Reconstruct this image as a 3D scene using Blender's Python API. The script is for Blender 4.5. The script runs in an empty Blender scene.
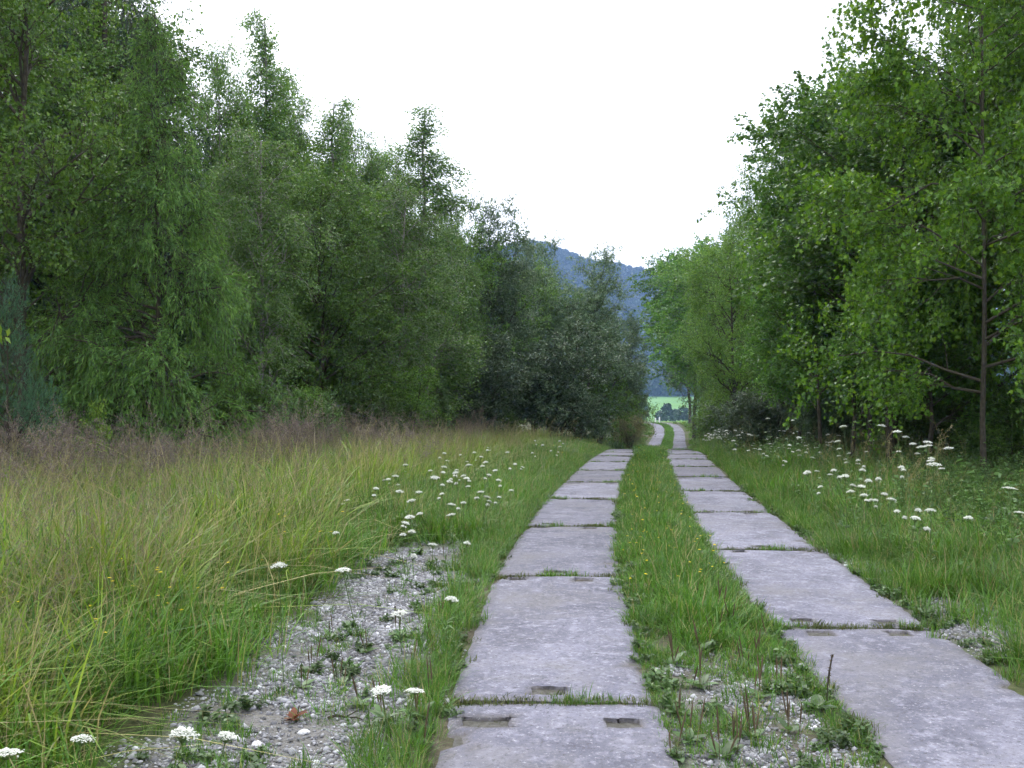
import bpy, math, random
import numpy as np
from mathutils import Vector, noise as mnoise

R = math.radians
scene = bpy.context.scene
rng = np.random.default_rng(7)
random.seed(7)

# ------------------------------------------------------------------ camera, sky, sun, exposure
EYE = 1.6
F = 1000.0            # focal length in pixels of the 1024 px wide picture
HZ = 374.0            # pixel row of the horizon
cam_d = bpy.data.cameras.new('camera')
cam_d.sensor_width = 36.0
cam_d.lens = F / 1024 * 36.0
cam_d.clip_start = 0.05
cam_d.clip_end = 20000
cam = bpy.data.objects.new('camera', cam_d)
cam.location = (0, 0, EYE)
cam.rotation_euler = (R(90) - math.atan((384 - HZ) / F), 0, 0)
scene.collection.objects.link(cam)
scene.camera = cam

SUN_EL, SUN_AZ = 52, -20          # soft light from above, slightly left and ahead
world = bpy.data.worlds.new('World')
scene.world = world
world.use_nodes = True
wn, wl = world.node_tree.nodes, world.node_tree.links
wn.clear()
sky = wn.new('ShaderNodeTexSky')
sky.sky_type = 'NISHITA'
sky.sun_disc = False
sky.sun_elevation = R(SUN_EL)
sky.sun_rotation = R(SUN_AZ)
sky.air_density = 1.0
sky.dust_density = 3.0
sky.ozone_density = 1.0
hs = wn.new('ShaderNodeHueSaturation')
hs.inputs['Saturation'].default_value = 0.30     # closed cloud: almost colourless
bg = wn.new('ShaderNodeBackground')
bg.inputs['Strength'].default_value = 0.15
wo = wn.new('ShaderNodeOutputWorld')
wl.new(sky.outputs[0], hs.inputs['Color'])
cl = wn.new('ShaderNodeMix'); cl.data_type = 'RGBA'          # even closed cloud over the clear sky
cl.inputs[0].default_value = .72
cl.inputs[7].default_value = (7.6, 7.7, 8.0, 1)
wl.new(hs.outputs[0], cl.inputs[6])
wl.new(cl.outputs[2], bg.inputs['Color'])
wl.new(bg.outputs[0], wo.inputs['Surface'])

sun_d = bpy.data.lights.new('sun', 'SUN')
sun_d.energy = 0.9
sun_d.angle = R(25)
sun_d.color = (1.0, 0.97, 0.92)
sun = bpy.data.objects.new('sun', sun_d)
scene.collection.objects.link(sun)
_az = R(SUN_AZ)
_dir = Vector((math.sin(_az) * math.cos(R(SUN_EL)), math.cos(_az) * math.cos(R(SUN_EL)), math.sin(R(SUN_EL))))
sun.rotation_euler = _dir.to_track_quat('Z', 'Y').to_euler()

vs = scene.view_settings
vs.view_transform = 'Standard'
vs.look = 'None'
vs.gamma = 1.0
vs.use_curve_mapping = False
vs.exposure = 1.15
scene.cycles.max_bounces = 6
scene.cycles.adaptive_threshold = 0.04
scene.cycles.adaptive_min_samples = 24
scene.cycles.diffuse_bounces = 3
scene.cycles.transmission_bounces = 4
scene.cycles.transparent_max_bounces = 8
scene.cycles.volume_bounces = 1
scene.cycles.use_denoising = True
scene.cycles.use_adaptive_sampling = True

# ------------------------------------------------------------------ helpers
COL = scene.collection


def link(o, parent=None):
    COL.objects.link(o)
    if parent is not None:
        o.parent = parent
    return o


def tag(o, label=None, cat=None, group=None, kind=None):
    if label: o['label'] = label
    if cat: o['category'] = cat
    if group: o['group'] = group
    if kind: o['kind'] = kind
    return o


def empty(name, loc=(0, 0, 0), rz=0.0, scale=(1, 1, 1)):
    o = bpy.data.objects.new(name, None)
    o.empty_display_size = 0.2
    o.location = loc
    o.rotation_euler = (0, 0, rz)
    o.scale = scale
    return link(o)


def copy_tree(o, parent=None):
    c = o.copy()
    COL.objects.link(c)
    c.parent = parent
    for ch in list(o.children):
        copy_tree(ch, c)
    return c


class Geo:
    """collects vertices, faces (3 or 4 corners) and material slots"""
    def __init__(self):
        self.v, self.q, self.t, self.qm, self.tm, self.n = [], [], [], [], [], 0

    def add(self, v, quads=None, tris=None, m=0):
        v = np.asarray(v, float).reshape(-1, 3)
        if quads is not None and len(quads):
            q = np.asarray(quads, int).reshape(-1, 4) + self.n
            self.q.append(q); self.qm.append(np.full(len(q), m))
        if tris is not None and len(tris):
            t = np.asarray(tris, int).reshape(-1, 3) + self.n
            self.t.append(t); self.tm.append(np.full(len(t), m))
        self.v.append(v); self.n += len(v)

    def mesh(self, name, mats, smooth=False):
        me = bpy.data.meshes.new(name)
        V = np.concatenate(self.v) if self.v else np.zeros((0, 3))
        Q = np.concatenate(self.q) if self.q else np.zeros((0, 4), int)
        T = np.concatenate(self.t) if self.t else np.zeros((0, 3), int)
        MI = np.concatenate(self.qm + self.tm) if (self.qm or self.tm) else np.zeros(0, int)
        me.vertices.add(len(V))
        me.vertices.foreach_set('co', V.astype(np.float32).ravel())
        nl = Q.size + T.size
        me.loops.add(nl)
        me.loops.foreach_set('vertex_index', np.concatenate([Q.ravel(), T.ravel()]).astype(np.int32))
        me.polygons.add(len(Q) + len(T))
        ls = np.concatenate([np.arange(len(Q)) * 4, Q.size + np.arange(len(T)) * 3]).astype(np.int32)
        me.polygons.foreach_set('loop_start', ls)
        for m in (mats if isinstance(mats, (list, tuple)) else [mats]):
            me.materials.append(m)
        me.polygons.foreach_set('material_index', MI.astype(np.int32))
        if smooth:
            me.polygons.foreach_set('use_smooth', np.ones(len(Q) + len(T), bool))
        me.update(calc_edges=True)
        me.validate()
        return me

    def obj(self, name, mats, parent=None, smooth=False):
        return link(bpy.data.objects.new(name, self.mesh(name, mats, smooth)), parent)


def unit(a):
    return a / np.maximum(np.linalg.norm(a, axis=-1, keepdims=True), 1e-9)


def tubes(geo, P, Rd, sides=5, m=0):
    """P (n,K,3) polylines, Rd (n,K) radii"""
    n, K, _ = P.shape
    if n == 0: return
    T = unit(np.gradient(P, axis=1))
    ref = np.where(np.abs(T[..., 2:3]) > 0.9, np.array([1.0, 0, 0]), np.array([0, 0, 1.0]))
    A = unit(np.cross(T, ref)); B = np.cross(T, A)
    a = np.linspace(0, 2 * np.pi, sides, endpoint=False)
    V = P[:, :, None, :] + Rd[:, :, None, None] * (A[:, :, None, :] * np.cos(a)[:, None] + B[:, :, None, :] * np.sin(a)[:, None])
    idx = np.arange(n * K * sides).reshape(n, K, sides)
    i2 = np.roll(idx, -1, axis=2)
    q = np.stack([idx[:, :-1], i2[:, :-1], i2[:, 1:], idx[:, 1:]], -1).reshape(-1, 4)
    geo.add(V.reshape(-1, 3), q, m=m)


KITE_V = np.array([[0, 0, 0], [.42, .5, .08], [1, 0, -.06], [.42, -.5, .08]], float)
KITE_Q = np.array([[0, 1, 2, 3]])
MAPLE_V = np.array([[0, 0, 0], [.02, .36, .03], [.30, .27, .04], [.46, .58, -.02], [.58, .2, .03], [1, 0, -.05],
                    [.58, -.2, .03], [.46, -.58, -.02], [.30, -.27, .04], [.02, -.36, .03]], float)
MAPLE_T = np.array([[0, 2, 1], [0, 3, 2], [0, 4, 3], [0, 5, 4], [0, 6, 5], [0, 7, 6], [0, 8, 7], [0, 9, 8]])


def leaves(geo, P, D, N, L, W, shape='kite', m=0):
    """P positions, D leaf directions, N rough normals, L lengths, W widths"""
    D = unit(D); S = unit(np.cross(N, D)); N = np.cross(D, S)
    tv = KITE_V if shape == 'kite' else MAPLE_V
    V = (P[:, None, :] + (tv[None, :, 0:1] * L[:, None, None]) * D[:, None, :]
         + (tv[None, :, 1:2] * W[:, None, None]) * S[:, None, :] + (tv[None, :, 2:3] * L[:, None, None]) * N[:, None, :])
    k = len(tv); off = np.arange(len(P))[:, None, None] * k
    if shape == 'kite':
        geo.add(V.reshape(-1, 3), (KITE_Q[None] + off).reshape(-1, 4), m=m)
    else:
        geo.add(V.reshape(-1, 3), tris=(MAPLE_T[None] + off).reshape(-1, 3), m=m)


# ------------------------------------------------------------------ materials
def new_mat(name):
    m = bpy.data.materials.new(name)
    m.use_nodes = True
    nt = m.node_tree
    nt.nodes.clear()
    out = nt.nodes.new('ShaderNodeOutputMaterial')
    return m, nt.nodes, nt.links, out


def mixrgb(n, l, fac, a, b):
    x = n.new('ShaderNodeMix'); x.data_type = 'RGBA'
    for sock, val in ((x.inputs[0], fac), (x.inputs[6], a), (x.inputs[7], b)):
        if isinstance(val, (tuple, list)): sock.default_value = (*val, 1) if len(val) == 3 else val
        elif isinstance(val, (int, float)): sock.default_value = val
        else: l.new(val, sock)
    return x.outputs[2]


def ramp(n, l, fac, stops):
    r = n.new('ShaderNodeValToRGB')
    e = r.color_ramp.elements
    while len(e) < len(stops): e.new(0.5)
    for el, (p, c) in zip(e, stops):
        el.position = p
        el.color = (*c, 1) if isinstance(c, tuple) else (c, c, c, 1)
    l.new(fac, r.inputs[0])
    return r.outputs[0]


def noise_tex(n, l, scale, detail=4, rough=.55, coord=None):
    t = n.new('ShaderNodeTexNoise')
    t.inputs['Scale'].default_value = scale
    t.inputs['Detail'].default_value = detail
    t.inputs['Roughness'].default_value = rough
    if coord is not None: l.new(coord, t.inputs['Vector'])
    return t.outputs[0]


def leaf_mat(name, stops, transl=.35, rough=.42, spec=.42, objvar=.32):
    """stops: ramp over the random number of each leaf"""
    m, n, l, out = new_mat(name)
    g = n.new('ShaderNodeNewGeometry')
    col = ramp(n, l, g.outputs['Random Per Island'], stops)
    oi = n.new('ShaderNodeObjectInfo')
    mr = n.new('ShaderNodeMapRange')
    mr.inputs[3].default_value = 1 - objvar; mr.inputs[4].default_value = 1 + objvar
    l.new(oi.outputs['Random'], mr.inputs[0])
    h = n.new('ShaderNodeHueSaturation')
    l.new(col, h.inputs['Color']); l.new(mr.outputs[0], h.inputs['Value'])
    p = n.new('ShaderNodeBsdfPrincipled')
    p.inputs['Roughness'].default_value = rough
    p.inputs['Specular IOR Level'].default_value = spec
    l.new(h.outputs[0], p.inputs['Base Color'])
    tr = n.new('ShaderNodeBsdfTranslucent')
    h2 = n.new('ShaderNodeHueSaturation')
    h2.inputs['Hue'].default_value = .485; h2.inputs['Saturation'].default_value = 1.05; h2.inputs['Value'].default_value = 1.3
    l.new(h.outputs[0], h2.inputs['Color']); l.new(h2.outputs[0], tr.inputs[0])
    mx = n.new('ShaderNodeMixShader'); mx.inputs[0].default_value = transl
    l.new(p.outputs[0], mx.inputs[1]); l.new(tr.outputs[0], mx.inputs[2])
    l.new(mx.outputs[0], out.inputs[0])
    return m


def plain_mat(name, c1, c2, scale=8, rough=.85, bump=0.0, spec=.2):
    m, n, l, out = new_mat(name)
    tc = n.new('ShaderNodeTexCoord')
    nz = noise_tex(n, l, scale, 6, .6, tc.outputs['Object'])
    col = ramp(n, l, nz, [(.3, c1), (.7, c2)])
    p = n.new('ShaderNodeBsdfPrincipled')
    p.inputs['Roughness'].default_value = rough
    p.inputs['Specular IOR Level'].default_value = spec
    l.new(col, p.inputs['Base Color'])
    if bump:
        b = n.new('ShaderNodeBump'); b.inputs['Strength'].default_value = bump; b.inputs['Distance'].default_value = .02
        l.new(nz, b.inputs['Height']); l.new(b.outputs[0], p.inputs['Normal'])
    l.new(p.outputs[0], out.inputs[0])
    return m


M = {}
M['maple'] = leaf_mat('maple_leaf', [(0, (0.046, 0.116, 0.014)), (.6, (0.076, 0.178, 0.015)), (1, (0.139, 0.256, 0.026))], .42)
M['maple_dark'] = leaf_mat('maple_leaf_dark', [(0, (0.044, 0.121, 0.020)), (.6, (0.071, 0.175, 0.024)), (1, (0.127, 0.250, 0.038))], .38)
M['broad'] = leaf_mat('broad_leaf', [(0, (0.048, 0.115, 0.020)), (.6, (0.079, 0.172, 0.027)), (1, (0.146, 0.260, 0.044))], .36)
M['bright'] = leaf_mat('bright_leaf', [(0, (0.059, 0.136, 0.020)), (.6, (0.094, 0.202, 0.029)), (1, (0.170, 0.292, 0.049))], .4)
M['birch'] = leaf_mat('birch_leaf', [(0, (0.078, 0.167, 0.037)), (.6, (0.121, 0.236, 0.050)), (1, (0.205, 0.341, 0.085))], .36)
M['willow'] = leaf_mat('willow_leaf', [(0, (0.054, 0.103, 0.044)), (.55, (0.083, 0.146, 0.065)), (1, (0.167, 0.234, 0.126))], .28)
M['larch'] = leaf_mat('larch_needle', [(0, (0.048, 0.115, 0.022)), (.6, (0.073, 0.162, 0.030)), (1, (0.127, 0.233, 0.037))], .30, .6)
M['spruce'] = leaf_mat('spruce_needle', [(0, (0.023, 0.055, 0.026)), (.6, (0.034, 0.078, 0.036)), (1, (0.062, 0.114, 0.049))], .2, .6)
M['pine'] = leaf_mat('pine_needle', [(0, (.030, .085, .040)), (.6, (.046, .118, .055)), (1, (.085, .165, .080))], .2, .6)
M['lime'] = leaf_mat('yellow_green_leaf', [(0, (.10, .20, .02)), (.6, (.15, .27, .03)), (1, (.22, .34, .05))], .42)
M['dry'] = leaf_mat('dry_stalk', [(0, (.17, .16, .07)), (.5, (.25, .23, .10)), (1, (.12, .17, .05))], .25, .8)
M['far'] = leaf_mat('far_foliage', [(0, (.018, .042, .020)), (.5, (.030, .064, .024)), (1, (.050, .088, .030))], .2)
M['bark'] = plain_mat('bark', (.035, .030, .022), (.085, .075, .055), 14, .9, .5)
M['twig'] = plain_mat('twig_bark', (.030, .026, .018), (.060, .050, .035), 20, .9)
M['birchbark'] = plain_mat('birch_bark', (.10, .09, .08), (.38, .36, .33), 9, .8, .2)
M['grass'] = leaf_mat('grass_blade', [(0, (0.048, 0.133, 0.015)), (.6, (0.077, 0.193, 0.021)), (.93, (0.123, 0.248, 0.034)), (1, (0.246, 0.239, 0.085))], .35, .5)
M['meadow'] = leaf_mat('meadow_blade', [(0, (0.110, 0.202, 0.022)), (.55, (0.168, 0.280, 0.031)), (.82, (0.238, 0.336, 0.053)), (.93, (0.371, 0.358, 0.121)), (1, (0.487, 0.426, 0.198))], .35, .55)
M['panicle'] = leaf_mat('panicle', [(0, (0.107, 0.084, 0.078)), (.6, (0.172, 0.138, 0.120)), (1, (0.258, 0.223, 0.175))], .25, .8)
M['straw'] = leaf_mat('straw', [(0, (0.196, 0.184, 0.069)), (.6, (0.310, 0.276, 0.115)), (1, (0.414, 0.356, 0.196))], .25, .7)
M['herb'] = leaf_mat('herb_leaf', [(0, (0.052, 0.117, 0.031)), (.6, (0.081, 0.169, 0.042)), (1, (0.143, 0.247, 0.078))], .35)
M['weed'] = leaf_mat('weed_leaf', [(0, (.050, .100, .030)), (.6, (.080, .150, .045)), (1, (.14, .21, .085))], .3)
M['spike'] = leaf_mat('brown_spike', [(0, (.060, .042, .026)), (1, (.135, .10, .055))], .1, .9)
M['moss'] = leaf_mat('short_moss', [(0, (.075, .085, .025)), (.5, (.055, .095, .022)), (1, (.13, .12, .05))], .2, .9)
M['white'] = leaf_mat('white_floret', [(0, (.66, .68, .62)), (1, (.84, .85, .80))], .25, .7, .2, .06)
M['yellow'] = leaf_mat('yellow_petal', [(0, (.62, .46, .02)), (1, (.80, .66, .05))], .25, .7, .2, .06)
M['red'] = leaf_mat('rusty_leaf', [(0, (0.096, 0.027, 0.015)), (.6, (0.144, 0.051, 0.024)), (1, (0.072, 0.060, 0.024))], .25, .7)
M['stem'] = plain_mat('green_stem', (.06, .11, .03), (.11, .16, .05), 30, .7)
M['stone'] = leaf_mat('pebble', [(0, (0.135, 0.135, 0.142)), (.5, (0.257, 0.257, 0.270)), (.85, (0.378, 0.378, 0.398)), (1, (0.621, 0.621, 0.648))], 0.0, .85, .2, .35)
M['palestone'] = plain_mat('pale_stone', (.50, .50, .52), (.72, .72, .72), 18, .8, .3)
M['post'] = plain_mat('post_paint', (.70, .70, .70), (.82, .82, .80), 12, .6)


def ground_mat():
    m, n, l, out = new_mat('ground')
    tc = n.new('ShaderNodeTexCoord')
    co = tc.outputs['Object']
    big = noise_tex(n, l, .7, 5, .6, co)
    fine = noise_tex(n, l, 26, 6, .65, co)
    soil = ramp(n, l, fine, [(.3, (.060, .055, .036)), (.7, (.140, .125, .085))])
    moss = ramp(n, l, fine, [(.3, (.040, .065, .018)), (.7, (.085, .115, .035))])
    near = mixrgb(n, l, ramp(n, l, big, [(.42, 0.0), (.58, 1.0)]), soil, moss)
    field = ramp(n, l, noise_tex(n, l, .02, 4, .6, co), [(.3, (.10, .22, .055)), (.7, (.16, .29, .085))])
    wood = ramp(n, l, noise_tex(n, l, .05, 5, .6, co), [(.3, (.02, .045, .02)), (.7, (.04, .075, .03))])
    ga = n.new('ShaderNodeAttribute'); ga.attribute_name = 'grit'
    grit = ramp(n, l, noise_tex(n, l, 60, 5, .75, co), [(.3, (.085, .082, .072)), (.6, (.20, .195, .19)), (.75, (.33, .325, .33))])
    near = mixrgb(n, l, ga.outputs['Fac'], near, grit)
    sp = n.new('ShaderNodeSeparateXYZ'); l.new(co, sp.inputs[0])
    mr = n.new('ShaderNodeMapRange'); l.new(sp.outputs[1], mr.inputs[0])
    mr.inputs[1].default_value = 118; mr.inputs[2].default_value = 135
    c = mixrgb(n, l, mr.outputs[0], near, field)
    mr2 = n.new('ShaderNodeMapRange'); l.new(sp.outputs[1], mr2.inputs[0])
    mr2.inputs[1].default_value = 690; mr2.inputs[2].default_value = 710
    c = mixrgb(n, l, mr2.outputs[0], c, wood)
    p = n.new('ShaderNodeBsdfPrincipled')
    p.inputs['Roughness'].default_value = .95
    p.inputs['Specular IOR Level'].default_value = .1
    l.new(c, p.inputs['Base Color'])
    b = n.new('ShaderNodeBump'); b.inputs['Strength'].default_value = .6; b.inputs['Distance'].default_value = .02
    l.new(fine, b.inputs['Height']); l.new(b.outputs[0], p.inputs['Normal'])
    l.new(p.outputs[0], out.inputs[0])
    return m


def concrete_mat():
    m, n, l, out = new_mat('weathered_concrete')
    tc = n.new('ShaderNodeTexCoord')
    oi = n.new('ShaderNodeObjectInfo')
    ad = n.new('ShaderNodeVectorMath'); ad.operation = 'ADD'
    mu = n.new('ShaderNodeVectorMath'); mu.operation = 'SCALE'; mu.inputs['Scale'].default_value = 37
    cb = n.new('ShaderNodeCombineXYZ')
    for i in range(3): l.new(oi.outputs['Random'], cb.inputs[i])
    l.new(cb.outputs[0], mu.inputs[0])
    l.new(tc.outputs['Object'], ad.inputs[0]); l.new(mu.outputs[0], ad.inputs[1])
    co = ad.outputs[0]
    blot = noise_tex(n, l, 2.2, 6, .65, co)
    mid = noise_tex(n, l, 11, 6, .7, co)
    fine = noise_tex(n, l, 85, 4, .7, co)
    spk = noise_tex(n, l, 42, 3, .8, co)
    c = ramp(n, l, blot, [(.32, (.096, .096, .128)), (.50, (.148, .147, .193)), (.66, (.214, .213, .275))])
    c = mixrgb(n, l, ramp(n, l, mid, [(.50, 0.0), (.66, .75)]), c, (.275, .275, .340))
    c = mixrgb(n, l, ramp(n, l, noise_tex(n, l, 4.5, 8, .75, co), [(.30, .7), (.46, 0.0)]), c, (.115, .112, .125))
    c = mixrgb(n, l, ramp(n, l, spk, [(.33, .85), (.45, 0.0)]), c, (.075, .072, .08))
    c = mixrgb(n, l, ramp(n, l, spk, [(.58, 0.0), (.70, .75)]), c, (.42, .415, .46))
    hv_ = n.new('ShaderNodeHueSaturation'); mr_ = n.new('ShaderNodeMapRange')
    mr_.inputs[3].default_value = .80; mr_.inputs[4].default_value = 1.14
    l.new(oi.outputs['Random'], mr_.inputs[0]); l.new(mr_.outputs[0], hv_.inputs['Value']); hv_.inputs['Saturation'].default_value = .9; l.new(c, hv_.inputs['Color'])
    c = mixrgb(n, l, ramp(n, l, noise_tex(n, l, 1.1, 7, .7, co), [(.50, 0.0), (.68, .6)]), hv_.outputs[0], (.125, .118, .105))
    # dirt that has collected in the recesses and along the rims (vertex attribute: depth below the face)
    at = n.new('ShaderNodeAttribute'); at.attribute_name = 'dirt'
    dirt = ramp(n, l, fine, [(.3, (.055, .048, .032)), (.7, (.135, .115, .075))])
    c = mixrgb(n, l, at.outputs['Fac'], c, dirt)
    p = n.new('ShaderNodeBsdfPrincipled')
    p.inputs['Roughness'].default_value = .86
    p.inputs['Specular IOR Level'].default_value = .25
    l.new(c, p.inputs['Base Color'])
    mxh = n.new('ShaderNodeMath'); mxh.operation = 'ADD'
    l.new(mid, mxh.inputs[0]); l.new(fine, mxh.inputs[1])
    b = n.new('ShaderNodeBump'); b.inputs['Strength'].default_value = .55; b.inputs['Distance'].default_value = .008
    l.new(mxh.outputs[0], b.inputs['Height']); l.new(b.outputs[0], p.inputs['Normal'])
    l.new(p.outputs[0], out.inputs[0])
    return m


M['ground'] = ground_mat()
M['concrete'] = concrete_mat()
M['bed'] = plain_mat('gravel_bed', (.06, .058, .045), (.14, .135, .125), 30, .95, .8)

# ------------------------------------------------------------------ lie of the land
ZD = np.array([[-400, 6], [-60, .9], [-20, .2], [0, 0], [8, 0], [10.7, -.06], [13.7, -.14], [16.7, -.235], [19.7, -.33], [22.7, -.42], [25.7, -.53],
               [28.7, -.67], [34, -.99], [40, -1.44], [50, -2.35], [60, -3.08], [70, -3.55], [80, -3.82], [95, -4.0],
               [115, -4.15], [130, -4.55], [160, -6.2], [200, -8.8], [300, -13.6], [400, -15.6], [560, -15.2], [700, -13.8], [780, -3]])


def smooth_interp(x, tab):
    # Catmull-Rom through the table
    X, Y = tab[:, 0], tab[:, 1]
    m = np.gradient(Y, X)
    i = np.clip(np.searchsorted(X, x) - 1, 0, len(X) - 2)
    h = X[i + 1] - X[i]; t = np.clip((x - X[i]) / h, 0, 1)
    return ((2 * t**3 - 3 * t**2 + 1) * Y[i] + (t**3 - 2 * t**2 + t) * h * m[i] + (-2 * t**3 + 3 * t**2) * Y[i + 1] + (t**3 - t**2) * h * m[i + 1])


_PATH = np.array([[.90, -4], [.98, 0], [1.12, 4.7], [1.27, 7.7], [1.56, 10.7], [1.91, 13.7], [2.29, 16.7], [2.70, 19.7], [3.12, 22.7],
                  [3.56, 25.7], [4.02, 28.7], [5.45, 40], [6.95, 50], [8.8, 60], [10.8, 70], [12.45, 80], [14.95, 95], [16.6, 107],
                  [17.1, 115], [16.4, 122], [13.6, 129], [8.5, 134], [1.5, 137.5], [-8, 140]])


def spline(P, per=40):
    out = []
    Q = np.vstack([2 * P[0] - P[1], P, 2 * P[-1] - P[-2]])
    for i in range(1, len(Q) - 2):
        p0, p1, p2, p3 = Q[i - 1], Q[i], Q[i + 1], Q[i + 2]
        t = np.linspace(0, 1, per, endpoint=False)[:, None]
        out.append(.5 * (2 * p1 + (p2 - p0) * t + (2 * p0 - 5 * p1 + 4 * p2 - p3) * t**2 + (3 * p1 - p0 - 3 * p2 + p3) * t**3))
    out.append(P[-1:])
    return np.vstack(out)


PATH = spline(_PATH)
_seg = np.linalg.norm(np.diff(PATH, axis=0), axis=1)
ARC = np.concatenate([[0], np.cumsum(_seg)])
_i0 = np.argmin(np.abs(PATH[:, 1]))
ARC = ARC - ARC[_i0]


def path_at(s):
    x = np.interp(s, ARC, PATH[:, 0]); y = np.interp(s, ARC, PATH[:, 1])
    e = .4
    tx = np.interp(s + e, ARC, PATH[:, 0]) - np.interp(s - e, ARC, PATH[:, 0])
    ty = np.interp(s + e, ARC, PATH[:, 1]) - np.interp(s - e, ARC, PATH[:, 1])
    L = np.hypot(tx, ty)
    return x, y, tx / L, ty / L


_mono = PATH[:np.argmax(PATH[:, 1] > 118)]


def xc(y):
    return np.interp(y, _mono[:, 1], _mono[:, 0])


def bump2(x, y):
    return (np.sin(x * .9 + 1.3 * np.sin(y * .5)) * np.sin(y * .8 + x * .35) + .6 * np.sin(x * 2.3 + 2) * np.sin(y * 2.1 + .7))


def gz(x, y):
    x = np.asarray(x, float); y = np.asarray(y, float)
    z = smooth_interp(np.minimum(y, 779.9), ZD)
    u = np.abs(x - xc(y))
    z = z + bump2(x, y) * .035 * np.clip((u - 1.6) / 2, 0, 1)
    # the far wooded hill
    top = 148 - .16 * np.clip(x, -160, 600) + 9 * np.sin(x * .021 + .5) + 5 * np.sin(x * .05)
    t = np.clip((y - 700) / 620, 0, 1)
    hill = (t * t * (3 - 2 * t)) * (top + 16)
    z = np.where(y > 700, -13.8 + hill, z)
    return z


def gz1(x, y):
    return float(gz(np.array([x]), np.array([y]))[0])


def axis(near, step, far, grow=1.16, start=0.0):
    a = list(np.arange(0, near + 1e-6, step)); s = step
    while a[-1] < far:
        s *= grow; a.append(a[-1] + s)
    return np.array(a)


xp = axis(16, .2, 2600)
xs = np.concatenate([-xp[::-1][:-1], xp]) + 3
ya = np.concatenate([np.arange(0, 14, .2), axis(56, .5, 4200, 1.07) + 14]); yb = axis(6, .6, 400, 1.3)
ys = np.concatenate([-yb[::-1][:-1], ya])
XX, YY = np.meshgrid(xs, ys)
ZZ = gz(XX, YY)
# shallow trench under the track so that the slabs lie in the ground
g = Geo()
nx, ny = len(xs), len(ys)
ii = np.arange(nx * ny).reshape(ny, nx)
g.add(np.stack([XX, YY, ZZ], -1).reshape(-1, 3), np.stack([ii[:-1, :-1], ii[:-1, 1:], ii[1:, 1:], ii[1:, :-1]], -1).reshape(-1, 4))
tag(g.obj('ground', M['ground'], None, True), kind='structure')

# ------------------------------------------------------------------ concrete track: bed sheet with slabs as its pieces
LW, GAP = .98, 1.85            # slab width and distance between the two lanes' centre lines
g = Geo()
s = np.arange(-3, ARC[-1] - 1, .5)
px_, py_, tx_, ty_ = path_at(s)
for sgn in (-1, 1):
    rows = []
    for off in (-.43, 0, .43):
        ox = sgn * GAP / 2 + off
        X = px_ + ty_ * ox; Y = py_ - tx_ * ox
        rows.append(np.stack([X, Y, gz(X, Y) + .006], -1))
    V = np.stack(rows, 1); k = np.arange(len(s) * 3).reshape(len(s), 3)
    g.add(V.reshape(-1, 3), np.stack([k[:-1, :-1], k[:-1, 1:], k[1:, 1:], k[1:, :-1]], -1).reshape(-1, 4))
track = g.obj('concrete_track', M['bed'])
tag(track, kind='structure')


RECESS = []


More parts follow.
